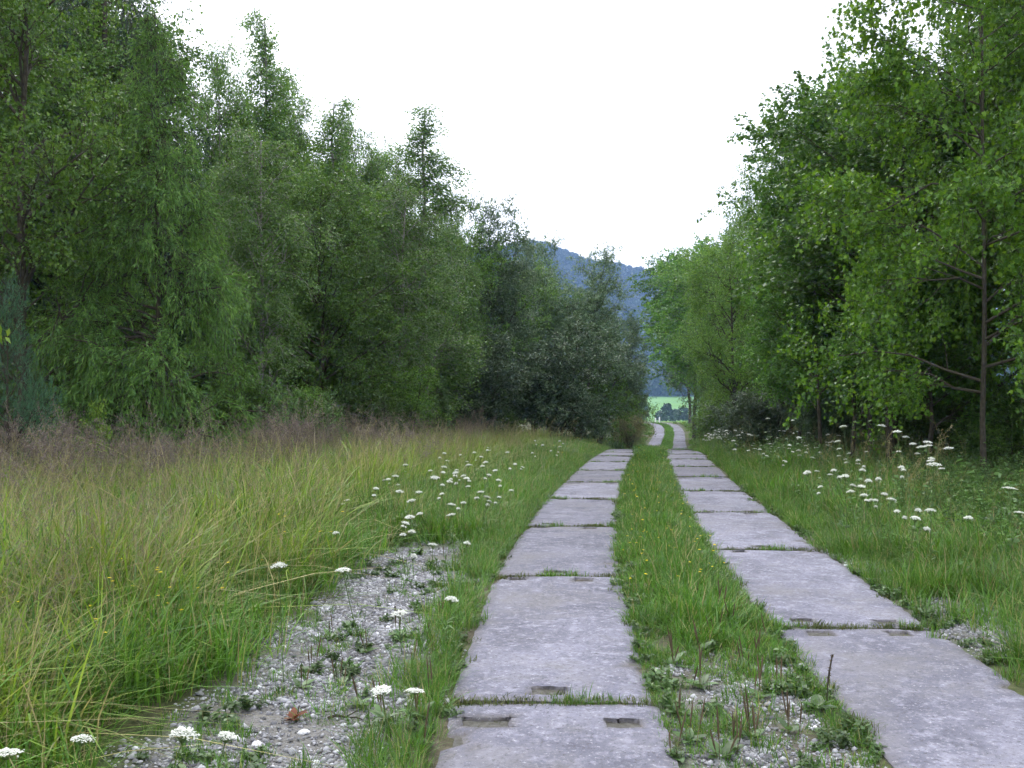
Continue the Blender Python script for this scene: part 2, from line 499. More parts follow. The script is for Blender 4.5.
def slab_mesh(seed, recesses, L=2.965, W=LW, chips=()):
    RECESS.append(recesses)
    r = np.random.default_rng(seed)
    # grid lines that follow the recess borders
    gx = set(np.round(np.linspace(-W / 2, W / 2, 15), 4)); gy = set(np.round(np.linspace(-L / 2, L / 2, 43), 4))
    for (cx, cy, wx, wy) in recesses:
        for e in (-wx / 2, -wx / 2 + .012, wx / 2 - .012, wx / 2): gx.add(round(cx + e, 4))
        for e in (-wy / 2, -wy / 2 + .012, wy / 2 - .012, wy / 2): gy.add(round(cy + e, 4))
    gx = np.array(sorted(gx)); gy = np.array(sorted(gy))
    X, Y = np.meshgrid(gx, gy)
    Z = np.zeros_like(X); D = np.zeros_like(X)
    for iy in range(Z.shape[0]):
        for ix in range(Z.shape[1]):
            Z[iy, ix] = .004 * mnoise.noise(Vector((X[iy, ix] * 3 + seed, Y[iy, ix] * 3, seed * 1.7)))
    for (cx, cy, wx, wy) in recesses:
        ins = (np.abs(X - cx) < wx / 2 - .011) & (np.abs(Y - cy) < wy / 2 - .011)
        Z[ins] -= .036 + r.uniform(-.010, .010, ins.sum()); D[ins] = .95
        rim = (np.abs(X - cx) < wx / 2 + .004) & (np.abs(Y - cy) < wy / 2 + .004)
        X[rim] += r.uniform(-.011, .011, rim.sum()); Y[rim] += r.uniform(-.011, .011, rim.sum()); D[rim & ~ins] = .35
    # worn, crumbled rim
    def wob(a, f, k): return np.array([mnoise.noise(Vector((v * f, k, seed * 3.1))) for v in a])
    exL = .018 * wob(gy, 5, 1) + .012 * wob(gy, 17, 2); exR = .018 * wob(gy, 5, 5) + .012 * wob(gy, 17, 6)
    eyB = .014 * wob(gx, 6, 9) + .010 * wob(gx, 21, 3); eyT = .014 * wob(gx, 6, 12) + .010 * wob(gx, 21, 8)
    X[:, 0] += np.abs(exL) * 1.2; X[:, -1] -= np.abs(exR) * 1.2
    Y[0, :] += np.abs(eyB); Y[-1, :] -= np.abs(eyT)
    Z[0, :] -= .008; Z[-1, :] -= .008; Z[:, 0] -= .009; Z[:, -1] -= .009
    D[0, :] = .35; D[-1, :] = .35; D[:, 0] = .25; D[:, -1] = .25
    for (cx, cy, rad, dep) in chips:
        d = np.hypot(X - cx, Y - cy)
        k = np.clip(1.0 - d / rad * (1 + .5 * np.sin(9 * np.arctan2(Y - cy, X - cx) + seed)), 0, 1)
        Z -= dep * k; D = np.maximum(D, np.clip(k * 1.3, 0, .85))
    ny, nx = X.shape
    idx = np.arange(nx * ny).reshape(ny, nx)
    top = np.stack([X, Y, Z], -1).reshape(-1, 3)
    g = Geo()
    g.add(top, np.stack([idx[:-1, :-1], idx[:-1, 1:], idx[1:, 1:], idx[1:, :-1]], -1).reshape(-1, 4))
    ring = np.concatenate([idx[0, :], idx[1:, -1], idx[-1, -2::-1], idx[-2:0:-1, 0]])
    n = len(ring)
    low = top[ring].copy(); low[:, 2] = -.12
    a = np.arange(n); b = np.roll(a, -1)
    g.add(np.vstack([top[ring], low]), np.stack([a, a + n, b + n, b], -1))
    me = g.mesh('concrete_slab', M['concrete'])
    att = me.attributes.new('dirt', 'FLOAT', 'POINT')
    dv = np.concatenate([D.ravel(), D.ravel()[ring], np.full(n, .8)])
    att.data.foreach_set('value', dv.astype(np.float32))
    return me


HL = 1.4825
slab_variants = [
    slab_mesh(1, [(-.02, -HL + .14, .17, .13), (.20, HL - .16, .15, .13), (-.30, HL - .12, .14, .12)], chips=[(-.46, HL, .17, .05), (-.48, -HL, .12, .03), (.49, -.9, .10, .03)]),
    slab_mesh(2, [(-.24, HL - .14, .16, .12), (.23, HL - .14, .14, .12), (-.25, -HL + .13, .14, .12), (.25, -HL + .13, .14, .12)], chips=[(.47, HL, .13, .04), (.49, .3, .12, .03)]),
    slab_mesh(3, [(-.31, HL - .27, .22, .14), (.30, HL - .27, .16, .12), (.22, -HL + .13, .15, .12)], chips=[(-.48, HL - .5, .12, .03), (.47, -HL, .15, .05)]),
    slab_mesh(4, [(-.27, HL - .13, .14, .11), (.26, -HL + .13, .14, .12), (-.26, -HL + .13, .14, .11)], chips=[(.49, HL, .16, .04), (-.49, -HL + .3, .11, .03)]),
]
SLAB_UP = .022
joints = {-1: [], 1: []}
recess_pts = []
for sgn, s0 in ((-1, 4.72), (1, 6.22)):
    k0 = -2
    for k in range(k0, 46):
        sa = s0 + k * 3.0; sm = sa + 1.5
        if sm + 1.6 > ARC[-1]: break
        ofs = sgn * GAP / 2
        def pt(sv):
            x, y, tx, ty = path_at(sv)
            X = float(x + ty * ofs); Y = float(y - tx * ofs)
            return Vector((X, Y, gz1(X, Y)))
        a, b, c = pt(sa), pt(sa + 3.0), pt(sm)
        if sgn == -1: var = slab_variants[{-1: 2, 0: 0}.get(k, (k * 7 + 1) % 4)]
        else: var = slab_variants[{-1: 1}.get(k, (k * 5 + 3) % 4)]
        o = bpy.data.objects.new('concrete_slab', var)
        dv = b - a
        rj = random.uniform
        o.location = ((a + b) / 2) + Vector((rj(-.015, .015), 0, SLAB_UP + rj(-.004, .006)))
        o.rotation_euler = (math.atan2(dv.z, math.hypot(dv.x, dv.y)) + R(rj(-.12, .12)), R(rj(-.35, .35)), math.atan2(dv.y, dv.x) - math.pi / 2 + R(rj(-.5, .5)))
        Lr = dv.length
        o.scale = (1 + rj(-.012, .012), Lr / 3.0, 1)
        link(o, track)
        joints[sgn].append(a)
        if a.y < 24:
            for (cx, cy, wx, wy) in RECESS[slab_variants.index(var)]:
                cr, sr = math.cos(o.rotation_euler.z), math.sin(o.rotation_euler.z)
                for _ in range(7):
                    qx, qy = cx + random.uniform(-.42, .42) * wx, cy + random.uniform(-.42, .3) * wy
                    wx_, wy_ = o.location.x + cr * qx - sr * qy, o.location.y + sr * qx + cr * qy
                    recess_pts.append((wx_, wy_, gz1(wx_, wy_) - .012))

# ------------------------------------------------------------------ scatter of small plants (uncountable): points + prototypes that are not in the scene
_scat = [0]


def scatter(name, protos, P, scale, idx=None, tilt=.12, label=None, cat=None, rz=None):
    n = len(P)
    _scat[0] += 1
    r = np.random.default_rng(100 + _scat[0])
    me = bpy.data.meshes.new(name)
    me.vertices.add(n)
    me.vertices.foreach_set('co', np.asarray(P, np.float32).ravel())
    rot = np.stack([r.normal(0, tilt, n), r.normal(0, tilt, n), r.uniform(0, 2 * np.pi, n) if rz is None else rz], -1)
    if idx is None: idx = r.integers(0, len(protos), n)
    a = me.attributes.new('rot', 'FLOAT_VECTOR', 'POINT'); a.data.foreach_set('vector', rot.astype(np.float32).ravel())
    a = me.attributes.new('scl', 'FLOAT', 'POINT'); a.data.foreach_set('value', np.asarray(scale, np.float32).ravel())
    a = me.attributes.new('idx', 'INT', 'POINT'); a.data.foreach_set('value', np.asarray(idx, np.int32))
    me.update()
    o = link(bpy.data.objects.new(name, me))
    coll = bpy.data.collections.new(name + '_plants')
    for i, pm in enumerate(protos):
        coll.objects.link(bpy.data.objects.new('%s_tuft_%02d' % (name, i), pm))
    ng = bpy.data.node_groups.new(name + '_scatter', 'GeometryNodeTree')
    ng.interface.new_socket('Geometry', in_out='INPUT', socket_type='NodeSocketGeometry')
    ng.interface.new_socket('Geometry', in_out='OUTPUT', socket_type='NodeSocketGeometry')
    N, Lk = ng.nodes, ng.links
    gi = N.new('NodeGroupInput'); go = N.new('NodeGroupOutput')
    iop = N.new('GeometryNodeInstanceOnPoints')
    ci = N.new('GeometryNodeCollectionInfo')
    ci.inputs['Collection'].default_value = coll
    ci.inputs['Separate Children'].default_value = True
    ci.inputs['Reset Children'].default_value = True
    iop.inputs['Pick Instance'].default_value = True
    def na(nm, typ):
        x = N.new('GeometryNodeInputNamedAttribute'); x.data_type = typ
        x.inputs['Name'].default_value = nm
        return x.outputs['Attribute']
    Lk.new(gi.outputs[0], iop.inputs['Points'])
    Lk.new(ci.outputs[0], iop.inputs['Instance'])
    Lk.new(na('idx', 'INT'), iop.inputs['Instance Index'])
    e2r = N.new('FunctionNodeEulerToRotation')
    Lk.new(na('rot', 'FLOAT_VECTOR'), e2r.inputs[0])
    Lk.new(e2r.outputs[0], iop.inputs['Rotation'])
    Lk.new(na('scl', 'FLOAT'), iop.inputs['Scale'])
    Lk.new(iop.outputs[0], go.inputs[0])
    md = o.modifiers.new('scatter', 'NODES'); md.node_group = ng
    tag(o, label, cat, kind='stuff')
    return o


def blades(geo, r, nb, rad, h0, h1, w0, w1, bend=.5, m=0, lean=.25):
    a = r.uniform(0, 2 * np.pi, nb); q = rad * np.sqrt(r.uniform(0, 1, nb))
    B = np.stack([q * np.cos(a), q * np.sin(a), np.full(nb, -.01)], -1)
    az = a + r.normal(0, 1.0, nb)
    dirv = np.stack([np.cos(az), np.sin(az), np.zeros(nb)], -1)
    side = np.stack([-np.sin(az), np.cos(az), np.zeros(nb)], -1)
    h = r.uniform(h0, h1, nb); w = r.uniform(w0, w1, nb)
    bd = np.abs(r.normal(0, bend, nb)) + .05; ln = np.abs(r.normal(0, lean, nb))
    ts = np.array([0, .38, .72, 1.0]); ws = np.array([.8, 1, .68, 0.0])
    V = []
    for t, wk in zip(ts, ws):
        c = B + dirv * (h * (ln * t + bd * t * t))[:, None]
        c[:, 2] += h * t * (1 - .42 * np.minimum(bd, 1.6) * t)
        if wk > 0:
            V += [c - side * (w * wk / 2)[:, None], c + side * (w * wk / 2)[:, None]]
        else:
            V += [c]
    V = np.stack(V, 1)
    off = np.arange(nb)[:, None] * 7
    q1 = off + np.array([0, 1, 3, 2]); q2 = off + np.array([2, 3, 5, 4]); t1 = off + np.array([4, 5, 6])
    geo.add(V.reshape(-1, 3), np.vstack([q1, q2]), t1, m)


def stalks(geo, r, n, rad, h0, h1, m_stem, m_head, head_len=.28, dens=38, spread=.03, droop=.5, sl=.012):
    a = r.uniform(0, 2 * np.pi, n); q = rad * np.sqrt(r.uniform(0, 1, n))
    h = r.uniform(h0, h1, n); az = r.normal(.4, 1.2, n)
    K = 6; t = np.linspace(0, 1, K)
    dx = np.stack([np.cos(az), np.sin(az)], -1)
    P = np.zeros((n, K, 3))
    dr = droop * r.uniform(.4, 1.3, n)
    P[:, :, 0:2] = np.stack([q * np.cos(a), q * np.sin(a)], -1)[:, None, :] + dx[:, None, :] * (h[:, None] * (.06 * t + dr[:, None] * .30 * t**4))[..., None]
    P[:, :, 2] = h[:, None] * (t - dr[:, None] * .16 * t**5)
    tubes(geo, P, np.full((n, K), .0016) * (1.2 - .6 * t), 3, m_stem)
    # spikelets along the top of each stalk
    k = dens; hl = head_len
    tt = 1 - hl * r.uniform(0, 1, (n, k)) ** 1.15
    f = tt * (K - 1); i = np.clip(f.astype(int), 0, K - 2); fr = (f - i)[..., None]
    ar = np.arange(n)[:, None]
    C = P[ar, i] * (1 - fr) + P[ar, i + 1] * fr
    tap = (spread * (1 - np.abs((tt - (1 - hl * .55)) / (hl * .62)) ** 2).clip(.15, 1))[..., None]
    C = C + r.normal(0, 1, (n, k, 3)) * tap * np.array([1, 1, .8]) - np.array([0, 0, .4]) * tap
    C = C.reshape(-1, 3)
    D = r.normal(0, .6, C.shape) + np.array([0, 0, .5])
    leaves(geo, C, D, r.normal(0, 1, C.shape), r.uniform(.8, 1.8, len(C)) * sl, r.uniform(.4, .8, len(C)) * sl * .55, m=m_head)


def proto(fn, mats, seed, name='tuft'):
    geo = Geo(); fn(geo, np.random.default_rng(seed))
    return geo.mesh(name, mats)


def patch(fn, mats, seed, n, rad):
    """n tufts spread over a disc: one prototype"""
    r = np.random.default_rng(seed); out = Geo()
    for i in range(n):
        g0 = Geo(); fn(g0, r)
        q = rad * math.sqrt((i + r.uniform(0, 1)) / n); a = i * 2.399 + r.normal(0, .3); s = r.uniform(.75, 1.15)
        off = np.array([q * math.cos(a), q * math.sin(a), 0])
        base = 0
        for v in g0.v: out.v.append(v * s + off)
        for q_, m_ in zip(g0.q, g0.qm): out.q.append(q_ + out.n); out.qm.append(m_)
        for t_, m_ in zip(g0.t, g0.tm): out.t.append(t_ + out.n); out.tm.append(m_)
        out.n += g0.n
    return out.mesh('patch', mats)


f_verge = lambda g, r: (blades(g, r, 30, .11, .12, .34, .005, .009, .55), blades(g, r, 3, .1, .2, .4, .003, .005, .4, 1))
f_mead = lambda g, r: (blades(g, r, 22, .14, .18, .72, .006, .014, .75), blades(g, r, 6, .12, .3, .9, .003, .007, .9, 1), stalks(g, r, 1, .1, .6, .95, 1, 2, .22, 22, .014, .6, .010))
f_green = lambda g, r: (blades(g, r, 28, .11, .22, .62, .006, .012, .62), blades(g, r, 2, .12, .3, .6, .004, .006, .7, 1))
f_reed = lambda g, r: (blades(g, r, 10, .16, .4, .85, .005, .009, .5), stalks(g, r, 5, .18, .85, 1.38, 1, 2, .27, 60, .034, .85, .023))
f_dry = lambda g, r: (stalks(g, r, 4, .12, .6, 1.0, 0, 0, .2, 26, .016, .6, .012), blades(g, r, 6, .12, .3, .7, .004, .006, .6, 0))
f_short = lambda g, r: blades(g, r, 30, .09, .05, .16, .004, .008, .5)
verge_q = [patch(f_verge, [M['grass'], M['straw']], 320 + i, 12, .34) for i in range(4)]
mead_q = [patch(f_mead, [M['meadow'], M['straw'], M['panicle']], 330 + i, 11, .36) for i in range(5)]
green_q = [patch(f_green, [M['grass'], M['straw']], 340 + i, 11, .36) for i in range(4)]
reed_q = [patch(f_reed, [M['meadow'], M['straw'], M['panicle']], 350 + i, 5, .42) for i in range(4)]
dry_q = [patch(f_dry, [M['straw']], 360 + i, 4, .4) for i in range(3)]
short_q = [patch(f_short, [M['grass']], 370 + i, 9, .24) for i in range(4)]
short_p = [proto(lambda g, r: (blades(g, r, 32, .09, .05, .16, .004, .008, .5), blades(g, r, 3, .09, .06, .2, .003, .005, .4, 1)), [M['grass'], M['straw']], 10 + i) for i in range(4)]
verge_p = [proto(lambda g, r: (blades(g, r, 34, .11, .12, .34, .005, .009, .55), blades(g, r, 4, .1, .2, .4, .003, .005, .4, 1)), [M['grass'], M['straw']], 20 + i) for i in range(4)]


def herb(g, r, ns=9, rad=.16, h0=.25, h1=.6, ll=.06, lw=.03, ml=0):
    a = r.uniform(0, 2 * np.pi, ns); q = rad * np.sqrt(r.uniform(0, 1, ns)); h = r.uniform(h0, h1, ns)
    K = 4; t = np.linspace(0, 1, K)
    P = np.zeros((ns, K, 3)); d = np.stack([np.cos(a), np.sin(a)], -1)
    P[:, :, :2] = d[:, None] * (q[:, None] + h[:, None] * .3 * t**2)[..., None]; P[:, :, 2] = h[:, None] * t
    tubes(g, P, np.full((ns, K), .0022), 3, 1)
    k = 13
    tt = r.uniform(.12, 1, (ns, k)); f = tt * (K - 1); i = np.clip(f.astype(int), 0, K - 2); fr = (f - i)[..., None]; ar = np.arange(ns)[:, None]
    C = (P[ar, i] * (1 - fr) + P[ar, i + 1] * fr).reshape(-1, 3)
    D = r.normal(0, 1, C.shape) * [1, 1, .35] + [0, 0, .1]
    leaves(g, C, D, r.normal(0, .35, C.shape) + [0, 0, 1], r.uniform(.6, 1.2, len(C)) * ll, r.uniform(.7, 1.2, len(C)) * lw, m=ml)


herb_p = [patch(lambda g, r: herb(g, r), [M['herb'], M['stem']], 70 + i, 5, .4) for i in range(4)]
weed_p = [proto(lambda g, r: herb(g, r, 7, .05, .02, .07, .035, .02), [M['weed'], M['stem']], 80 + i) for i in range(4)]
moss_p = [proto(lambda g, r: blades(g, r, 40, .06, .012, .05, .003, .006, .5), [M['moss']], 90 + i) for i in range(3)]


def pebble(seed):
    r = np.random.default_rng(seed)
    a = np.array([[0, 0, 1], [1, 0, .25], [.3, .95, .2], [-.8, .6, .3], [-.8, -.6, .2], [.3, -.95, .25], [.8, .6, -.4], [-.3, .95, -.4], [-1, 0, -.4], [-.3, -.95, -.4], [.8, -.6, -.4]])
    a = a * r.uniform(.7, 1.2, (11, 1)) * np.array([1, r.uniform(.6, .95), r.uniform(.45, .8)])
    t = [[0, 1, 2], [0, 2, 3], [0, 3, 4], [0, 4, 5], [0, 5, 1], [1, 6, 2], [2, 7, 3], [3, 8, 4], [4, 9, 5], [5, 10, 1], [6, 7, 2], [7, 8, 3], [8, 9, 4], [9, 10, 5], [10, 6, 1]]
    return a, t


def pebble_patch(seed, n=95, rad=.14):
    r = np.random.default_rng(seed); out = Geo()
    for i in range(n):
        me = PEB[r.integers(0, len(PEB))]
        q = rad * math.sqrt(r.uniform(0, 1)); a = r.uniform(0, 6.28); s_ = float(np.clip(r.lognormal(math.log(.0062), .50), .0028, .022)); c, sn = math.cos(a * 3), math.sin(a * 3)
        v = me @ np.array([[c, sn, 0], [-sn, c, 0], [0, 0, 1]]) * s_
        out.add(v + [q * math.cos(a), q * math.sin(a), s_ * .25], tris=PEB_T)
    return out.mesh('pebbles', M['stone'])


PEB, PEB_T = [], None
for _i in range(10):
    _v, PEB_T = pebble(_i); PEB.append(_v)
peb_p = [pebble_patch(i) for i in range(10)]


def pts(n, x0, x1, y0, y1, keep, seed, rel=True):
    """random points; x is measured from the track's centre line when rel"""
    r = np.random.default_rng(seed)
    y = y0 + (y1 - y0) * r.uniform(0, 1, n); u = r.uniform(x0, x1, n)
    x = u + xc(y) if rel else u
    k = keep(x, y, u) > r.uniform(0, 1, n)
    x, y = x[k], y[k]
    return np.stack([x, y, gz(x, y)], -1)


def sstep(a, b, x):
    t = np.clip((x - a) / (b - a), 0, 1)
    return t * t * (3 - 2 * t)


def fbm(x, y, f, o=0.0):
    return (np.sin(f * x + 1.7 * np.sin(f * .8 * y + o)) * np.sin(f * 1.1 * y + 1.3 * np.sin(f * .9 * x + 2 * o)) + .5 * np.sin(2.3 * f * x + o * 3) * np.sin(2.1 * f * y - o)) / 1.5


def in_view(x, y, mx=1.8, my=0):
    return (np.abs(x) < .512 * y + mx) * 1.0


LEFT_EDGE = np.array([[0, -11], [8, -9.6], [16, -7.6], [20, -5.2], [26, -3.4], [32, -2.2], [44, 2.6], [55, 5.8], [70, 8.6], [90, 12], [115, 14]])
RIGHT_EDGE = np.array([[0, 6.4], [10, 6.2], [14, 6.2], [20, 6.3], [28, 7.0], [40, 9.2], [55, 12.0], [80, 16.6], [115, 22]])
def le(y): return np.interp(y, LEFT_EDGE[:, 0], LEFT_EDGE[:, 1])
def re(y): return np.interp(y, RIGHT_EDGE[:, 0], RIGHT_EDGE[:, 1])


def gravel_left(x, y, u):
    return sstep(-2.72, -2.45, u + .12 * fbm(x, y, 3)) * (1 - sstep(-1.75, -1.50, u + .08 * fbm(x, y, 4, 1))) * (1 - sstep(8.2, 10.6, y + .6 * fbm(x, y, 2.5, 2)))


def gravel_mid(x, y, u):
    return (np.abs(u + .05) < .34) * (1 - sstep(4.9, 6.0, y + .5 * fbm(x, y, 4, 2))) * (.35 + .65 * sstep(-.3, .2, fbm(x, y, 4.2, 7)))


def gravel_right(x, y, u):
    b = lambda cx, cy, rx, ry: np.exp(-(((x - cx) / rx) ** 2 + ((y - cy) / ry) ** 2))
    return b(2.98, 6.55, .33, .45) + b(3.0, 8.3, .28, .5) + b(2.85, 5.9, .3, .35) + .4 * b(3.1, 10.2, .3, .5)


def gravel(x, y, u):
    return np.clip(gravel_left(x, y, u) + gravel_mid(x, y, u) + gravel_right(x, y, u), 0, 1)


# --- gravel
_ga = bpy.data.objects['ground'].data.attributes.new('grit', 'FLOAT', 'POINT')
_ga.data.foreach_set('value', np.clip(gravel(XX, YY, XX - xc(YY)) * ((YY > 0) & (YY < 12)), 0, 1).astype(np.float32).ravel())
P = pts(6500, -3.1, 3.0, 2.0, 11, lambda x, y, u: gravel(x, y, u) * (.30 + .70 * sstep(-.35, .15, fbm(x, y, 3.3, 5))) * in_view(x, y, 1.2) * (np.abs(np.abs(u) - GAP / 2) > .565), 201)
r_ = np.random.default_rng(3)
P[:, 2] += .001
scatter('gravel', peb_p, P, r_.uniform(.8, 1.2, len(P)), tilt=.02,
        label='pale grey gravel lying bare beside and between the concrete lanes', cat='gravel')

# --- grass between the lanes
k_mid = lambda x, y, u: sstep(4.9, 6.8, y + .5 * fbm(x, y, 4, 2)) * (1 - sstep(.36, .47, np.abs(u) + .05 * fbm(x, y, 6)))
Pn = pts(5200, -.5, .5, 3, 22, k_mid, 202); Pf = pts(750, -.26, .26, 22, 120, k_mid, 203)
# thin growth on the nearer gravel of the middle strip
Pg = pts(1500, -2.7, -1.5, 2, 11, lambda x, y, u: gravel_left(x, y, u) * (.06 + .6 * sstep(.0, .5, fbm(x, y, 3.1, 8))), 234)
Pt = pts(1500, -.47, .47, 2, 6.5, lambda x, y, u: .12 + .5 * sstep(.22, .42, np.abs(u)) + .35 * (fbm(x, y, 5, 4) > .2), 204)
P = np.vstack([Pn, Pf, Pt, Pg])
rr = np.random.default_rng(5)
sc_ = np.concatenate([rr.uniform(.6, 1.15, len(Pn)) * (1 + .3 * fbm(Pn[:, 0], Pn[:, 1], 2.2, 1)), rr.uniform(.8, 1.2, len(Pf)), rr.uniform(.35, .75, len(Pt)), rr.uniform(.5, 1.3, len(Pg))])
edge = np.clip(1.25 - np.abs(P[:, 0] - xc(P[:, 1])) * 1.3, .55, 1.2)
ix_ = rr.integers(0, 4, len(P)); ix_[len(Pn):len(Pn) + len(Pf)] += len(short_p)
scatter('strip_grass', short_p + short_q, P, sc_ * edge, ix_, label='short green grass strip growing between the two concrete lanes', cat='grass')

# --- verges left and right
def k_lv(x, y, u):
    grass = sstep(-1.40, -1.50, u) * (u > -4.2)
    return grass * (1 - .93 * gravel_left(x, y, u)) * (.5 + .5 * sstep(5, 9, y) + .3 * (fbm(x, y, 4, 5) > 0)) * (x > le(y))
Pn = pts(6200, -3.9, -1.40, 2, 12, k_lv, 205); Pm = pts(8200, -4.2, -1.40, 12, 35, k_lv, 206); Pf = pts(4500, -4.2, -1.85, 35, 120, k_lv, 207)
P = np.vstack([Pn, Pm, Pf])
u = P[:, 0] - xc(P[:, 1])
sc_ = rr.uniform(.7, 1.2, len(P)) * np.clip(.45 + .55 * (-u - 1.42) / .8, .4, 1.15)
def two_sizes(P, sc, u, lim, ratio, sing, pat, seed):
    r = np.random.default_rng(seed)
    far = np.abs(u) > lim
    k = ~far | (r.uniform(0, 1, len(P)) < 1 / ratio)
    ix = np.where(far, len(sing) + r.integers(0, len(pat), len(P)), r.integers(0, len(sing), len(P)))
    return P[k], sc[k], ix[k]


P, sc_, ix_ = two_sizes(P, sc_, u, 1.415 + .38, 11, verge_p, verge_q, 1)
gl = np.max([gravel_left(P[:, 0] + a_, P[:, 1], P[:, 0] + a_ - xc(P[:, 1])) for a_ in (-.28, 0, .28)], 0)
k_ = ~((gl > .35) & (ix_ >= len(verge_p))); P, sc_, ix_ = P[k_], sc_[k_], ix_[k_]
scatter('left_verge_grass', verge_p + verge_q, P, sc_, ix_, label='green verge grass between the left concrete lane and the tall meadow', cat='grass')

def k_rv(x, y, u):
    return sstep(1.42, 1.52, u) * (1 - .9 * gravel_right(x, y, u)) * (x < re(y) + 1.5) * in_view(x, y, 2.5) * (.75 + .25 * fbm(x, y, 2, 3))
Pn = pts(9000, 1.40, 5.5, 2, 14, k_rv, 208); Pm = pts(9500, 1.40, 5.2, 14, 36, k_rv, 209); Pf = pts(4700, 1.85, 5.5, 36, 120, k_rv, 210)
P = np.vstack([Pn, Pm, Pf])
u = P[:, 0] - xc(P[:, 1])
sc_ = rr.uniform(.6, 1.2, len(P)) * np.clip(.5 + .5 * (u - 1.44) / .8, .42, 1.25) * (1 + .35 * fbm(P[:, 0], P[:, 1], 1.7, 5))
P, sc_, ix_ = two_sizes(P, sc_, u, 1.415 + .38, 11, verge_p, verge_q, 2)
scatter('right_verge_grass', verge_p + verge_q, P, sc_, ix_, label='green verge grass between the right concrete lane and the wood', cat='grass')

# --- meadow on the left
def k_me(x, y, u):
    lim = -2.62 - .18 * fbm(x, y, 1.6, 1) - .22 * (1 - sstep(8, 10.5, y)) - .5 * sstep(10, 22, y)
    return sstep(0, -.5, u - lim) * (x > le(y) - 1.5) * in_view(x, y, 3)
Pn = pts(640, -9, -2.4, 1.5, 9, k_me, 211); Pm = pts(1900, -14, -2.4, 9, 22, k_me, 212); Pf = pts(1000, -9, -2.4, 22, 60, k_me, 213)
P = np.vstack([Pn, Pm, Pf])
sc_ = rr.uniform(.7, 1.15, len(P)) * np.clip(.55 + (-(P[:, 0] - xc(P[:, 1])) - 2.4) * .45, .55, 1.1)
protos = mead_q + green_q
pg_ = np.clip(.42 + .5 * fbm(P[:, 0], P[:, 1], .9, 2) + .5 * (1 - sstep(0, 1.6, -(P[:, 0] - xc(P[:, 1])) - 2.4)), .08, .95)
ix_ = np.where(rr.uniform(0, 1, len(P)) < pg_, 5 + rr.integers(0, 4, len(P)), rr.integers(0, 5, len(P)))
scatter('meadow_grass', protos, P, sc_, idx=ix_, label='tall yellow-green meadow grass filling the left side up to the trees', cat='grass')

def k_re(x, y, u):
    return sstep(6.4, 10.2, y + .5 * fbm(x, y, 1.2)) * (x > le(y) - 2) * in_view(x, y, 3) * (.14 + .86 * sstep(-4.6, -6.8, u)) * sstep(-3.0, -4.6, u) * (.15 + .85 * sstep(-.1, .45, fbm(x, y, 1.1, 3))) * (1 - .55 * sstep(22, 40, y))
P = pts(2300, -14, -2.6, 6, 46, k_re, 214)
scatter('reed_grass', reed_q, P, rr.uniform(.72, 1.02, len(P)), label='drooping purple-brown seed heads of tall grass along the wood edge', cat='grass')
P = pts(1000, -12, -2.4, 5, 60, lambda x, y, u: (x > le(y) - 1) * in_view(x, y, 3) * .6 * sstep(-.2, .5, fbm(x, y, 1.1, 6)), 215)
P2 = pts(260, 2.2, 5.0, 9, 40, lambda x, y, u: .6 * sstep(0, .5, fbm(x, y, 1.0, 7)), 216)
scatter('dry_grass', dry_q, np.vstack([P, P2]), rr.uniform(.7, 1.1, len(P) + len(P2)), label='straw-coloured dry grass stalks standing among the green', cat='grass')

# --- herbs at the wood edges and on the right verge
P = pts(1900, 2.0, 9, 5, 60, lambda x, y, u: np.clip(sstep(2.0, 3.2, u) * (x < re(y) + 4), 0, 1) * (.35 + .65 * sstep(-.1, .4, fbm(x, y, 1.3, 9))), 217)
P2 = pts(800, -14, 0, 12, 70, lambda x, y, u: sstep(1.2, -.6, x - le(y)) * (x > le(y) - 3) * in_view(x, y, 3), 218)
P3 = pts(170, -9, -2.3, 2.5, 16, lambda x, y, u: sstep(.05, .5, fbm(x, y, 1.6, 11)) * in_view(x, y, 2), 221)
scatter('wood_edge_herbs', herb_p, np.vstack([P, P2, P3]), np.concatenate([rr.uniform(.6, 1.25, len(P)), rr.uniform(.9, 1.7, len(P2)), rr.uniform(.45, .75, len(P3))]),
        label='leafy green herbs crowding the wood edges and mixed into the meadow', cat='herbs')
# --- low weeds on the gravel and moss along slab rims and joints
P = pts(4200, -3.0, 3.0, 2.2, 12, lambda x, y, u: np.maximum(gravel(x, y, u), .45 * (np.abs(u) < .45)) * (.10 + .5 * (fbm(x, y, 4.5, 6) > .25)) * (np.abs(np.abs(u) - GAP / 2) > .52), 219)
P2 = pts(2600, -1.75, 1.75, 2, 16, lambda x, y, u: np.exp(-((np.abs(np.abs(u) - GAP / 2) - .55) / .06) ** 2) * .8, 220)
P = np.vstack([P, P2])
scatter('gravel_weeds', weed_p, P, rr.uniform(.45, 1.15, len(P)), label='low creeping weeds sprouting from gravel and along the slab rims', cat='weeds')
J, JS, JI = [], [], []
rj = np.random.default_rng(31)
for sgn in (-1, 1):
    for a in joints[sgn]:
        if a.y > 70: continue
        n = 46
        off = rj.uniform(-.5, .5, n)
        x = a.x + off; y = a.y + rj.normal(0, .022, n)
        clump = .5 + .5 * np.sin(off * rj.uniform(5, 11) + rj.uniform(0, 6))
        z = gz(x, y) + .012
        J.append(np.stack([x, y, z], -1))
        tall = (clump > .62) * 1.0 * (rj.uniform(0, 1, n) > .35)
        JI.append(np.where(tall > 0, rj.integers(3, 7, n), rj.integers(0, 3, n)))
        JS.append(np.where(tall > 0, rj.uniform(.25, .62, n), rj.uniform(.6, 1.1, n)))
